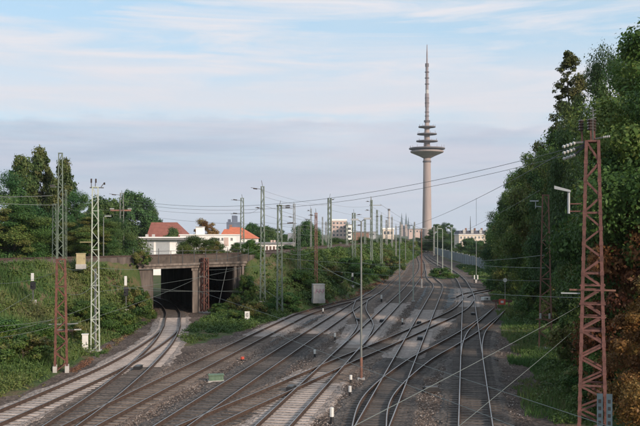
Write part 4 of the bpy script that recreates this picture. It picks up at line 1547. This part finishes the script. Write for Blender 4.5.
MB().lathe([(6.3, 0), (5.9, tz(234)), (5.0, tz(190)), (4.5, tz(158))], 32).build('shaft', M['tower'], tw, True)
MB().lathe([(5.1, tz(162.3)), (5.3, tz(162)), (5.3, tz(161)), (5.0, tz(160.7))], 32).build('shaft_collar', M['towerdark'], tw)
MB().lathe([(5.2, tz(158)), (10, tz(156)), (20.0, tz(152.6)), (20.5, tz(152.0)), (20.5, tz(151.0)), (18.0, tz(150.8))], 40).build('platform_bowl', M['tower'], tw)
MB().lathe([(17.5, tz(150.9)), (18.2, tz(150.6)), (18.2, tz(149.3)), (17.0, tz(149.2))], 40).build('window_band', M['towerdark'], tw)
MB().lathe([(21.6, tz(149.4)), (22.2, tz(149.1)), (22.2, tz(148.1)), (21.4, tz(147.9)), (6, tz(147.6))], 40).build('platform_rim', M['towerdark'], tw)
MB().lathe([(3.9, tz(150)), (3.4, tz(135)), (2.6, tz(121))], 24).build('upper_shaft', M['tower'], tw, True)
for y, r_ in ((141.2, 13.3), (134.1, 12.2), (126.9, 10.6)):
    MB().lathe([(r_ - .6, tz(y + .55)), (r_, tz(y + .45)), (r_, tz(y - .45)), (r_ - .8, tz(y - .55))], 36).build('antenna_platform', M['towerdark'], tw)
    MB().lathe([(4.2, tz(y + 1.6)), (5.2, tz(y + .56))], 20).build('platform_bracket', M['tower'], tw)
    for k in range(9):
        a = k * .7 + y
        MB().bar((r_ * .93 * math.cos(a), r_ * .93 * math.sin(a), tz(y - .5)), (r_ * .93 * math.cos(a), r_ * .93 * math.sin(a), tz(y - 1.6 - (k % 3) * .7)), .35).build('aerial', M['towermast'], tw)
for k in range(16):
    a = k * .4
    MB().bar((21 * math.cos(a), 21 * math.sin(a), tz(148)), (21 * math.cos(a), 21 * math.sin(a), tz(146.6 - (k % 4) * .5)), .32).build('aerial', M['towermast'], tw)
for y, r_ in ((121.7, 3.8), (120.6, 3.8)):
    MB().lathe([(r_, tz(y + .5)), (r_, tz(y - .3))], 20).build('mast_collar', M['towerdark'], tw)
MB().lathe([(2.3, tz(122)), (2.1, tz(107))], 16).build('mast_base', M['towermast'], tw)
MB().lathe([(2.45, tz(107)), (2.45, tz(93.5))], 16).build('mast_drum', M['towermast'], tw)
MB().lathe([(1.9, tz(93.5)), (1.9, tz(89.8))], 16).build('white_section', M['offwhite'], tw)
MB().lathe([(1.9, tz(89.8)), (1.75, tz(66.5))], 16).build('mast_tube', M['towermast'], tw)
MB().lathe([(2.3, tz(66.5)), (2.3, tz(63.4))], 16).build('mast_collar', M['towerdark'], tw)
MB().lathe([(1.0, tz(63.4)), (.8, tz(54)), (.35, tz(44.5))], 10).build('spire', M['towermast'], tw)
for y in (116, 112, 103, 98, 84, 78, 72):
    MB().lathe([(2.75, tz(y + .3)), (2.75, tz(y - .3))], 16).build('mast_ring', M['towerdark'], tw)


# ------------------------------------------------------------------ foliage
def leaf_quads(c, nrm, size, rng, aspect=.62):
    """leaf-shaped rhombi at centres c, roughly facing nrm"""
    n = len(c)
    r = rng.normal(size=(n, 3))
    nv = nrm + r * .75
    nv /= np.linalg.norm(nv, axis=1)[:, None] + 1e-9
    t = np.cross(nv, rng.normal(size=(n, 3)))
    t /= np.linalg.norm(t, axis=1)[:, None] + 1e-9
    b = np.cross(nv, t)
    s = size[:, None]
    return np.stack([c - t * s, c - b * s * aspect + nv * s * .12, c + t * s, c + b * s * aspect + nv * s * .12], 1)


def tint_for(n, cols, rng, lobe=None):
    cols = np.array(cols)
    if lobe is None:
        k = rng.random(n)
    else:
        k = np.clip(lobe * 1.2 - .05 + rng.normal(size=n) * .14, 0, 1)
    x = k * (len(cols) - 1)
    i = np.clip(x.astype(int), 0, len(cols) - 2)
    f = (x - i)[:, None]
    return cols[i] * (1 - f) + cols[i + 1] * f * 1.0


def crown(name, seed, H, Rr, z0, nl, nleaf, size, cols, profile='round', holes=.0):
    """crown of many leafy lobes; each lobe a shell of leaves; profile gives the radius over the height"""
    rng = np.random.default_rng(seed)
    C, N, L, S = [], [], [], []
    for k in range(nl):
        t = (k + rng.random()) / nl
        if profile == 'round':
            prof = math.sin(math.pi * min(1, .10 + .88 * t)) ** .6
        elif profile == 'cone':
            prof = (1 - t) ** .75 * .95 + .10
        elif profile == 'column':
            prof = min(1, 2.2 * t + .3) * (1 - t ** 3) ** .6 + .12
        elif profile == 'birch':
            prof = (1 - t ** 1.6) ** .8 * .9 + .14
        else:
            prof = (1 - (t * .92) ** 2) ** .5
        a = k * 2.39996 + rng.random() * .9
        rad = Rr * prof * math.sqrt(rng.uniform(.12, 1.2))
        c = np.array([rad * math.cos(a), rad * math.sin(a), z0 + (H - z0) * t])
        lr = Rr * (.12 + .27 * rng.random() ** 1.6) * (.7 + .45 * prof)
        m = int(nleaf / nl * (lr / (Rr * .25)) ** 2)
        dirs = rng.normal(size=(m, 3))
        dirs /= np.linalg.norm(dirs, axis=1)[:, None]
        rr = lr * (rng.random(m) ** .26) * (1 + .16 * rng.normal(size=m)) * (1 + .22 * np.sin(dirs[:, 0] * 5 + k) * np.cos(dirs[:, 1] * 4 + k * 2))
        rr[rng.random(m) < .015] *= 1.2
        p = c + dirs * rr[:, None] * np.array([1, 1, .72])
        C.append(p)
        out = p - np.array([0, 0, z0 + (H - z0) * .4])
        out /= np.linalg.norm(out, axis=1)[:, None] + 1e-9
        N.append(dirs * .8 + out * .5 + np.array([0, 0, .35]))
        L.append(np.clip(rng.random() * .8 + .2 * dirs[:, 2] * 0, 0, 1) * np.ones(m))
        S.append(size * np.clip(np.exp(rng.normal(size=m) * .38), .4, 1.9) * rng.uniform(.8, 1.2))
    C, N, L, S = map(np.concatenate, (C, N, L, S))
    q = leaf_quads(C, N, S, rng)
    return quad_mesh(name, q, M['leaf'], tint_for(len(C), cols, rng, L))


def trunk_mesh(seed, H, r, z0, spread):
    rng = random.Random(seed)
    mb = MB()
    pts, rs = [], []
    for k in range(7):
        t = k / 6
        pts.append((rng.uniform(-.15, .15) * t * 2, rng.uniform(-.15, .15) * t * 2, -.3 + H * .9 * t))
        rs.append(r * (1 - .85 * t) * (1.35 if k == 0 else 1))
    mb.tube(pts, rs, 8)
    for k in range(9):
        t = rng.uniform(.22, .8)
        z = H * .9 * t
        a = k * 2.4 + rng.random()
        L = spread * rng.uniform(.5, .85) * (1.1 - t * .6)
        e = (L * math.cos(a), L * math.sin(a), z + L * rng.uniform(.3, .8))
        m_ = (e[0] * .5, e[1] * .5, z + (e[2] - z) * .35)
        mb.tube([(0, 0, z), m_, e], [r * .38, r * .26, r * .08], 6)
    me = bpy.data.meshes.new('trunk')
    me.from_pydata(mb.v, [], mb.f)
    me.materials.append(M['bark'])
    return me


GREEN = [(.040, .092, .020), (.064, .128, .026), (.098, .160, .034), (.145, .180, .042)]
DARKG = [(.030, .076, .024), (.046, .104, .030), (.070, .134, .036), (.104, .150, .042)]
OLIVE = [(.066, .086, .026), (.092, .112, .032), (.124, .134, .044), (.155, .148, .056)]
OLIVE2 = [(.044, .082, .024), (.068, .108, .030), (.100, .128, .040), (.135, .140, .050)]
COPPER = [(.125, .055, .022), (.200, .095, .030), (.240, .135, .042), (.185, .140, .05)]
MIX = [(.040, .090, .022), (.078, .132, .028), (.128, .160, .038), (.185, .155, .052)]

PROTO = {
    'oak': (crown('oak_crown', 1, 20, 5.6, 2.0, 84, 128000, .088, GREEN, 'round'), trunk_mesh(1, 20, .42, 3, 4.5), 20, 5.6),
    'oak2': (crown('broad_crown', 2, 17, 5.6, 1.6, 76, 112000, .088, DARKG, 'round'), trunk_mesh(2, 17, .40, 3, 4.5), 17, 5.6),
    'maple': (crown('maple_crown', 3, 15, 4.6, 1.0, 70, 96000, .085, MIX, 'round'), trunk_mesh(3, 15, .34, 2, 3.6), 15, 4.6),
    'poplar': (crown('poplar_crown', 4, 26, 1.9, 4, 170, 34000, .10, OLIVE, 'column'), trunk_mesh(4, 27, .34, 4, 1.3), 26, 1.9),
    'birch': (crown('birch_crown', 5, 15, 3.1, 1.5, 110, 42000, .12, OLIVE2, 'birch'), trunk_mesh(5, 15, .26, 2, 2.2), 15, 3.1),
    'round': (crown('round_crown', 6, 11, 4.6, 1.8, 80, 42000, .13, DARKG, 'round'), trunk_mesh(6, 11, .3, 2, 3.5), 11, 4.6),
    'copper': (crown('copper_crown', 8, 10, 3.3, .8, 60, 42000, .085, COPPER, 'dome'), trunk_mesh(8, 10, .2, 1, 2.6), 10, 3.3),
    'bush': (crown('bush_crown', 9, 3.6, 2.3, .1, 34, 14000, .08, GREEN, 'dome'), trunk_mesh(9, 3.0, .09, .4, 1.6), 3.6, 2.3),
    'bush2': (crown('shrub_crown', 10, 2.6, 1.9, .05, 30, 11000, .075, MIX, 'dome'), trunk_mesh(10, 2.2, .07, .3, 1.3), 2.6, 1.9),
}


def tree(kind, label, x, y, H, rad, z=None, name='tree', group=None, seed=0, cat='tree'):
    cm, tm, h0, r0 = PROTO[kind]
    zb = gz(x, y) if z is None else z
    root = empty(name, (x, y, zb), (x * 7.13 + y * 3.7 + seed) % 6.28)
    root.scale = (rad / r0, rad / r0, H / h0)
    tag(root, label, cat, group)
    link('crown', cm, root)
    link('trunk' if cat == 'tree' else 'stem', tm, root)
    return root


def tree_px(kind, label, px, top_y, d, rad, zb=None, **kw):
    x = gx(px, d)
    z = gz(x, d) if zb is None else zb
    return tree(kind, label, x, d, (zy(top_y, d) - z) / 1.04, rad, z, **kw)


GR = 'tall trees lining the right side of the yard'
tree_px('oak', 'tallest broad green tree at upper right corner of view', 650, 33, 64, 4.6, group=GR)
tree_px('oak2', 'tall dense tree rising behind the red mast head', 606, 50, 80, 4.2, group=GR)
tree_px('oak2', 'dense tree just left of the red mast', 575, 118, 90, 4.0, group=GR)
tree_px('poplar', 'narrow olive poplar poking above the right hand trees', 569.5, 43, 98, 2.1, group=GR)
tree_px('maple', 'mixed green tree right behind the brown lattice mast', 556, 132, 98, 4.6, group=GR)
tree_px('oak', 'leafy green tree left above the brown lattice mast', 538, 150, 112, 4.6, group=GR)
tree_px('maple', 'yellowish green tree where the long wires vanish', 522, 170, 126, 4.3, group=GR)
tree_px('oak2', 'leftmost dark tree of the right hand row', 511, 194, 142, 3.9, group=GR)
tree_px('oak', 'tree beyond the right edge of view, nearest the red mast', 668, 20, 48, 5.0, group=GR)
tree_px('maple', 'low dense tree behind base of red mast', 618, 150, 62, 3.8, group=GR)
tree_px('copper', 'copper brown leaved small tree right of the red mast', 652, 190, 46, 3.0, group=GR)
tree_px('copper', 'lower copper brown bushy tree at right edge', 664, 270, 41, 2.3, group=GR)
tree_px('oak2', 'dark understorey tree between brown and red masts', 590, 190, 80, 3.0, group=GR)
tree_px('oak2', 'dark low tree filling the lower right corner', 634, 300, 52, 2.6, group=GR)
GB = 'bushes along the right verge'
labs = ['bush at foot of the brown lattice mast', 'bush right of brown lattice mast base', 'bush between the masts on the right verge', 'green bush left of brown mast on verge', 'bush behind the small round sign',
        'bush under leftmost trees near siding', 'rounded bush at end of grass by barrier', 'bush low behind red mast foot', 'dark bush left of red mast foot', 'bush at lower right beside ballast',
        'bush on verge near the buffer stop', 'far bush below the pale lattice mast']
for k, (px, d, h, r_) in enumerate(((560, 82, 3.0, 1.8), (584, 72, 3.4, 1.8), (578, 57, 3.0, 1.9), (536, 90, 3.6, 2.2), (520, 122, 4.0, 2.6), (509, 134, 4.5, 2.8), (506, 172, 4.0, 2.4), (612, 46, 2.4, 1.8), (592, 48, 1.8, 1.4), (590, 44, 1.2, 1.0), (540, 101, 3.0, 2.2), (510, 150, 4.0, 3.0))):
    tree('bush' if k % 2 else 'bush2', labs[k], gx(px, d), d, h, r_, name='bush', group=GB, cat='bush')

GL = 'trees behind the embankment at left'
tree_px('oak2', 'broad dark tree at left edge of view', -4, 172, 112, 5.6, group=GL)
tree_px('birch', 'pointed olive tree second from left edge', 22, 154, 118, 3.0, group=GL)
tree_px('birch', 'tallest pointed olive tree behind the green mast', 41, 146, 124, 3.0, group=GL)
tree_px('birch', 'olive tree right behind the tallest green mast', 63, 157, 120, 2.5, group=GL)
tree_px('oak2', 'dark low tree between the two left masts', 78, 190, 114, 3.6, group=GL)
tree_px('maple', 'low green tree at left below the olive ones', 14, 205, 108, 4.6, group=GL)
tree_px('round', 'dark tree right of the pale green mast', 104, 199, 138, 4.8, group=GL)
tree_px('round', 'large round topped tree left of red roofed house', 133, 193, 240, 6.6, group=GL)
tree_px('round', 'smaller round tree touching the red roof', 151, 207, 250, 3.4, group=GL)
tree_px('oak2', 'low dark tree behind embankment below round tree', 112, 218, 126, 3.6, group=GL)
tree_px('maple', 'dark tree at left end of white hall', 123, 224, 160, 2.4, group=GL)
tree_px('maple', 'green tree left of lamp on embankment', 90, 215, 110, 3.4, group=GL)
tree_px('maple', 'bushy green tree in front of white workshop', 196, 236.5, 128, 3.4, group=GL, zb=.5)
tree_px('maple', 'bushy tree right in front of white workshop', 212, 238.5, 130, 2.6, group=GL, zb=.5)
tree_px('round', 'small green tree before the red roof', 173, 228.5, 205, 2.4, group=GL)
tree_px('maple', 'small bush tree beside white office wall', 236, 243, 150, 1.6, group=GL)
tree_px('copper', 'dark reddish tree behind the stair tower', 206, 219.5, 250, 3.8, group=GL)
tree_px('maple', 'leafy tree before left part of white office', 246, 243.5, 150, 2.0, group=GL)
tree_px('round', 'low tree before right part of white office', 288, 245, 150, 1.6, group=GL)
tree_px('maple', 'low shrubby tree before white hall wall', 184, 243, 134, 1.9, group=GL, zb=.5)
GF = 'far trees on the horizon'
far = [('round', 'far green tree right of orange roof', 253, 224, 290, 4.5), ('round', 'far dark tree behind white office, left', 266, 227, 270, 4.2), ('oak2', 'far dark tree behind white office, right', 276, 228, 280, 4.4),
       ('round', 'dark round tree right of the pale gabled house', 306, 222, 190, 3.2), ('oak2', 'dark tree beside the round one by thin mast', 315, 228, 200, 2.6), ('maple', 'low tree below pinkish apartment block', 336, 238, 230, 4.0),
       ('oak2', 'tree on bank behind brown green mast', 349, 239, 240, 4.0), ('maple', 'tree on far bank under long arm mast', 366, 237, 250, 4.6), ('oak2', 'tree on far bank before cream factory', 384, 238, 270, 5.0),
       ('maple', 'tree at far end of the tracks below cathedral', 402, 238, 330, 5.5), ('oak2', 'tree at foot of the television tower', 418, 237.5, 420, 6), ('oak', 'dark tree group left of lamp post near tower, tall left', 437.5, 223.5, 420, 4.6),
       ('oak2', 'dark tree group near tower, tall right', 447, 222.5, 405, 4.6), ('oak2', 'dark lower tree right of the tower trees', 454, 233, 395, 4.2), ('round', 'rounded dark tree in front of apartment house', 469, 238.5, 300, 4.4),
       ('round', 'dark tree in front of apartment house, right', 479, 241, 280, 3.8), ('maple', 'tree at right end of apartment house', 493, 236, 225, 3.2), ('oak2', 'tree behind white hall at bridge left', 286, 234, 300, 4.0),
       ('maple', 'tree left of distant chimney on bank', 375, 241, 215, 3.6), ('oak', 'low tree behind grey barrier start', 428, 241, 440, 5)]
for kd, lab, px, ty, d, r_ in far:
    tree_px(kd, lab, px, ty, d, r_, group=GF, zb=0.0 if d > 180 else None)
GK = 'bushes on the left bank'
bl = [('dark green bush at lower left beside the rusty mast', 22, 46 + 12, 1.9, 1.9), ('wide bush at left edge on bank', 4, 60, 2.0, 2.2), ('bush left of rusty red mast', 44, 64, 1.7, 1.5), ('bush between rusty mast and white cabinet', 72, 70, 1.3, 1.0),
      ('bush behind white cabinet', 84, 77, 2.0, 1.6), ('bush right of pale green mast', 110, 78, 2.2, 2.0), ('bush on slope near left abutment', 134, 89, 2.2, 1.7), ('dark bush hanging at left end of bridge deck', 141, 93, 0, 0),
      ('bush growing against foot of left abutment', 146, 92.5, 1.5, .9), ('tall weed bush in front of right abutment', 238, 100, 1.9, 1.4), ('low bush before the right bridge opening', 220, 97, 1.2, 1.2), ('bush left of board with round mark', 236, 90, 1.0, 1.1),
      ('bush filling corner left of the left abutment', 138, 91, 2.6, 1.2), ('bush filling corner right of the right abutment', 247, 103.5, 2.4, 1.2), ('bush on bank top right of bridge end', 252, 107.5, 2.0, 1.3),
      ('bush below the tall bank mast right of bridge', 255, 92, 1.8, 1.7), ('bush below second bank mast', 285, 100, 1.8, 1.8), ('bush on bank left of relay box', 302, 108, 2.2, 2.0), ('bush on bank right of relay box', 331, 122, 2.4, 2.2),
      ('bush on bank above dwarf signals', 350, 140, 2.8, 2.6), ('bush on far bank left of grey poles', 372, 160, 3.0, 2.8), ('bush on far bank near cathedral poles', 390, 195, 3.4, 3.2), ('small island bush between the far tracks', 441, 176, 2.0, 2.6)]
for k, (lab, px, d, h, r_) in enumerate(bl):
    if h == 0:
        tree('bush2', lab, gx(px, d), d, 1.5, 1.0, 5.6, name='bush', group=GK, cat='bush')
    else:
        tree('bush' if k % 3 else 'bush2', lab, gx(px, d), d, h, r_, name='bush', group=GK, cat='bush')


# ground cover: brambles, weeds and tall grass on the banks and the verge
def scatter(poly, n, rng):
    P = np.array(poly)
    lo, hi = P.min(0), P.max(0)
    out = np.zeros((0, 2))
    while len(out) < n:
        q = rng.random((n * 3, 2)) * (hi - lo) + lo
        out = np.concatenate([out, q[inside(q, poly)]])
    return out[:n]


def ragged(c):
    off = c[:, 0] - np.interp(c[:, 1], ve[:, 1], ve[:, 0])
    lim = -.5 + 2.6 * (vnoise(c[:, 0], c[:, 1], 3.2, 77) - .35) + 1.2 * (vnoise(c[:, 0], c[:, 1], 1.1, 78) - .5)
    return (c[:, 0] < 0) | (off < -5) | (off > lim)


def ground_cover(name, label, poly, nclump, rmin, rmax, per, size, seed, dry=.3, hmul=.8, extra=None, ridge=None):
    rng = np.random.default_rng(seed)
    c = scatter(poly, nclump, rng)
    dn = vnoise(c[:, 0] + 50, c[:, 1], 6.0, seed + 1) + .5 * (vnoise(c[:, 0], c[:, 1] + 50, 2.5, seed + 2) - .5)
    keep = rng.random(nclump) < np.clip(dn * 1.6, .25, 1)
    keep &= ragged(c)
    c, dn = c[keep], dn[keep]
    z = height(c)
    rad = rng.uniform(rmin, rmax, len(c)) * (.55 + .9 * dn)
    n = len(c)
    m = np.maximum(8, (per * (rad / rmax) ** 1.6)).astype(int)
    k = np.repeat(np.arange(n), m)
    dirs = rng.normal(size=(len(k), 3))
    dirs[:, 2] = np.abs(dirs[:, 2])
    dirs /= np.linalg.norm(dirs, axis=1)[:, None]
    rr = rad[k] * rng.random(len(k)) ** .45
    p = np.column_stack([c[k], z[k]]) + dirs * rr[:, None] * np.array([1, 1, hmul])
    sz = size * rng.uniform(.55, 1.4, len(k)) * np.clip(p[:, 1] / 75, .8, 2.2)
    q = leaf_quads(p, dirs + np.array([0, 0, .5]), sz, rng)
    hue = vnoise(c[:, 0] + 9, c[:, 1] + 31, 5.0, seed + 3) * .75 + vnoise(c[:, 0], c[:, 1], 1.6, seed + 4) * .35
    pal = np.array([(.042, .098, .026), (.070, .138, .032), (.110, .168, .040), (.150, .160, .054), (.215, .165, .080), (.225, .120, .072)])
    kx = np.clip((hue[k] - .12) * (.75 + dry * 1.1) + rng.normal(size=len(k)) * .07, 0, .999) * (len(pal) - 1) * (.55 + dry)
    kx = np.clip(kx, 0, len(pal) - 1.001)
    i = kx.astype(int)
    f = (kx - i)[:, None]
    col = pal[i] * (1 - f) + pal[i + 1] * f
    me = quad_mesh(name, q, M['leaf'], col)
    return tag(link(name, me), label, 'vegetation', kind='stuff')


def grass_cover(name, label, poly, n, h, seed, cols):
    rng = np.random.default_rng(seed)
    c = scatter(poly, n, rng)
    c = c[ragged(c)]
    n = len(c)
    z = height(c)
    dn = vnoise(c[:, 0], c[:, 1], 3.0, seed)
    hh = h * rng.uniform(.4, 1.3, n) * (.5 + dn)
    a = rng.random(n) * 6.28
    w = .035 * np.clip(c[:, 1] / 55, 1, 3)
    base = np.column_stack([c, z])
    side = np.column_stack([np.cos(a), np.sin(a), np.zeros(n)]) * w[:, None]
    tip = base + np.column_stack([rng.normal(size=(n, 2)) * .25 * hh[:, None], hh])
    tri = np.stack([base - side, base + side, tip], 1)
    cols = np.array(cols)
    hue = np.clip(vnoise(c[:, 0] + 3, c[:, 1] + 8, 4.0, seed + 9) + rng.normal(size=n) * .15, 0, .999) * (len(cols) - 1)
    i = np.clip(hue.astype(int), 0, len(cols) - 2)
    f = (hue - i)[:, None]
    me = quad_mesh(name, tri, M['leaf'], cols[i] * (1 - f) + cols[i + 1] * f)
    return tag(link(name, me), label, 'grass', kind='stuff')


PL = [(-44, 64.5), (-29.2, 81.4), (-19.2, 92.6), (-18.4, 90), (-17.6, 79), (-17.0, 67), (-16.9, 56), (-17.3, 47), (-17.8, 38), (-24, 40)]
ground_cover('bank_weeds', 'brambles, weeds and dry stalks covering the left bank', PL, 2300, .3, .95, 150, .085, 21, dry=.22)
PR = [(-8.8, 104.3), (-5.2, 109.8), (-2.7, 118), (.2, 134), (3.8, 155), (10.4, 195), (20.5, 258), (31.0, 330), (46, 425), (49, 425), (35.0, 330), (25.0, 258), (15.0, 195), (9.0, 155), (6.5, 140), (3.5, 123), (-.6, 105), (-4.0, 99), (-8, 100)]
ground_cover('bank_weeds', 'green brambles covering the bank right of the bridge', PR, 2500, .35, 1.05, 140, .085, 31, dry=.10)
ground_cover('bank_weeds', 'low green weeds between bridge track and second track', [(-12.0, 76), (-10.4, 71), (-7.6, 80), (-2.8, 98.6), (-.6, 104), (-6, 103), (-9, 102), (-11.4, 97.5), (-12.0, 90)], 620, .25, .75, 130, .08, 41, dry=.12)
vp = [(x - .6, y) for x, y in V_EDGE[1:8]]
PV = [(x + 1.3 - .005 * (y - 41), y) for x, y in vp] + [(48, 240), (42, 195), (38, 160), (33.5, 135), (29, 103), (21, 58), (17.5, 41)]
ground_cover('verge_weeds', 'green weeds and ivy covering the verge under the right trees', PV, 2500, .22, .75, 130, .085, 51, dry=.05)
ground_cover('verge_weeds', 'dry brown weeds on edge of the ballast at foot of bank', [(-16.4, 48), (-15.9, 56), (-16.5, 67), (-17.3, 80), (-18.0, 91), (-17.2, 91), (-16.6, 79), (-15.9, 67), (-15.5, 56), (-15.9, 48)], 130, .12, .3, 50, .06, 61, dry=.75)
ground_cover('verge_weeds', 'dry brown weeds along the second track below the bank', [(-2.6, 99), (3.6, 121.5), (9.2, 154), (14.8, 194), (16.0, 194), (10.6, 153), (4.9, 121), (-1.4, 98.5)], 240, .15, .45, 50, .07, 71, dry=.8)
GC = [(.046, .100, .028), (.070, .135, .036), (.10, .155, .045), (.15, .145, .06)]
grass_cover('verge_grass', 'short green grass strip beside the rightmost track', vp + [(42, 240), (38, 195), (34, 160), (30, 135), (24.5, 103), (16.5, 58), (13, 41)], 66000, .30, 81, GC)
grass_cover('bank_grass', 'tall grass with dry tips on the left bank', PL, 30000, .5, 91, [(.055, .115, .030), (.095, .145, .040), (.17, .165, .070)])
grass_cover('bank_grass', 'tall green grass on the bank right of the bridge', PR, 22000, .5, 95, [(.035, .080, .022), (.07, .11, .03), (.12, .125, .05)])

def stones(name, label, n, seed):
    rng = np.random.default_rng(seed)
    d = 38 + (rng.random(n) ** 1.7) * 70
    x = rng.uniform(-16, 1, n) + .162 * d + rng.normal(size=n) * .4 - 1.5
    x = np.where(rng.random(n) < .5, x, rng.uniform(-1, 0, n) * 24 + np.interp(d, ve[:, 1], ve[:, 0]))
    c = np.column_stack([x, d])
    ok = ~(inside(c, PL) | inside(c, PR) | inside(c, VEG_TRI)) & (height(c) < .12)
    for k_ in range(11):
        ok &= pl_dist(c, [tuple(q) for q in TRACKS[k_][::4]]) > 1.15
    c = c[ok]
    m = len(c)
    r_ = rng.uniform(.02, .058, m)
    oct_ = np.array([(1, 0, 0), (-1, 0, 0), (0, 1, 0), (0, -1, 0), (0, 0, 1), (0, 0, -.4)])
    tri = np.array([(0, 2, 4), (2, 1, 4), (1, 3, 4), (3, 0, 4), (2, 0, 5), (1, 2, 5), (3, 1, 5), (0, 3, 5)])
    a = rng.random(m) * 6.28
    sc = r_[:, None] * rng.uniform(.6, 1.4, (m, 3)) * np.array([1, 1, .75])
    v = oct_[None] * sc[:, None, :]
    v = v + rng.normal(size=v.shape) * r_[:, None, None] * .15
    ca_, sa_ = np.cos(a)[:, None], np.sin(a)[:, None]
    vx = v[..., 0] * ca_ - v[..., 1] * sa_ + c[:, 0:1]
    vy = v[..., 0] * sa_ + v[..., 1] * ca_ + c[:, 1:2]
    vz = v[..., 2] + .045
    V = np.stack([vx, vy, vz], -1)[:, tri].reshape(-1, 3, 3)
    tone = np.array([(.07, .052, .043), (.13, .10, .083), (.20, .165, .145), (.30, .27, .25)])[rng.choice(4, m, p=[.34, .36, .22, .08])]
    me = quad_mesh(name, V, M['stone'], np.repeat(tone * rng.uniform(.8, 1.2, (m, 1)), 8, 0))
    return tag(link(name, me), label, 'gravel', kind='stuff')


sm = bpy.data.materials.new('loose_stone')
sm.use_nodes = True
va = nd(sm.node_tree, 'ShaderNodeVertexColor')
va.layer_name = 'tint'
sm.node_tree.links.new(va.outputs['Color'], sm.node_tree.nodes['Principled BSDF'].inputs['Base Color'])
sm.node_tree.nodes['Principled BSDF'].inputs['Roughness'].default_value = .9
M['stone'] = sm
stones('ballast_stones', 'loose crushed stones strewn over the yard between the tracks', 52000, 5)

# ------------------------------------------------------------------ evening haze
hz = MB().box(-3500, 3500, -900, 3900, -3.0, 262).build('haze', [])
tag(hz, 'thin evening haze over the city', 'haze', kind='stuff')
hm = bpy.data.materials.new('haze')
hm.use_nodes = True
t = hm.node_tree
t.nodes.clear()
pv = nd(t, 'ShaderNodeVolumePrincipled')
pv.inputs['Color'].default_value = (.80, .87, .96, 1)
pv.inputs['Density'].default_value = .00008
pv.inputs['Anisotropy'].default_value = .2
ho = nd(t, 'ShaderNodeOutputMaterial')
t.links.new(pv.outputs[0], ho.inputs['Volume'])
hz.data.materials.append(hm)
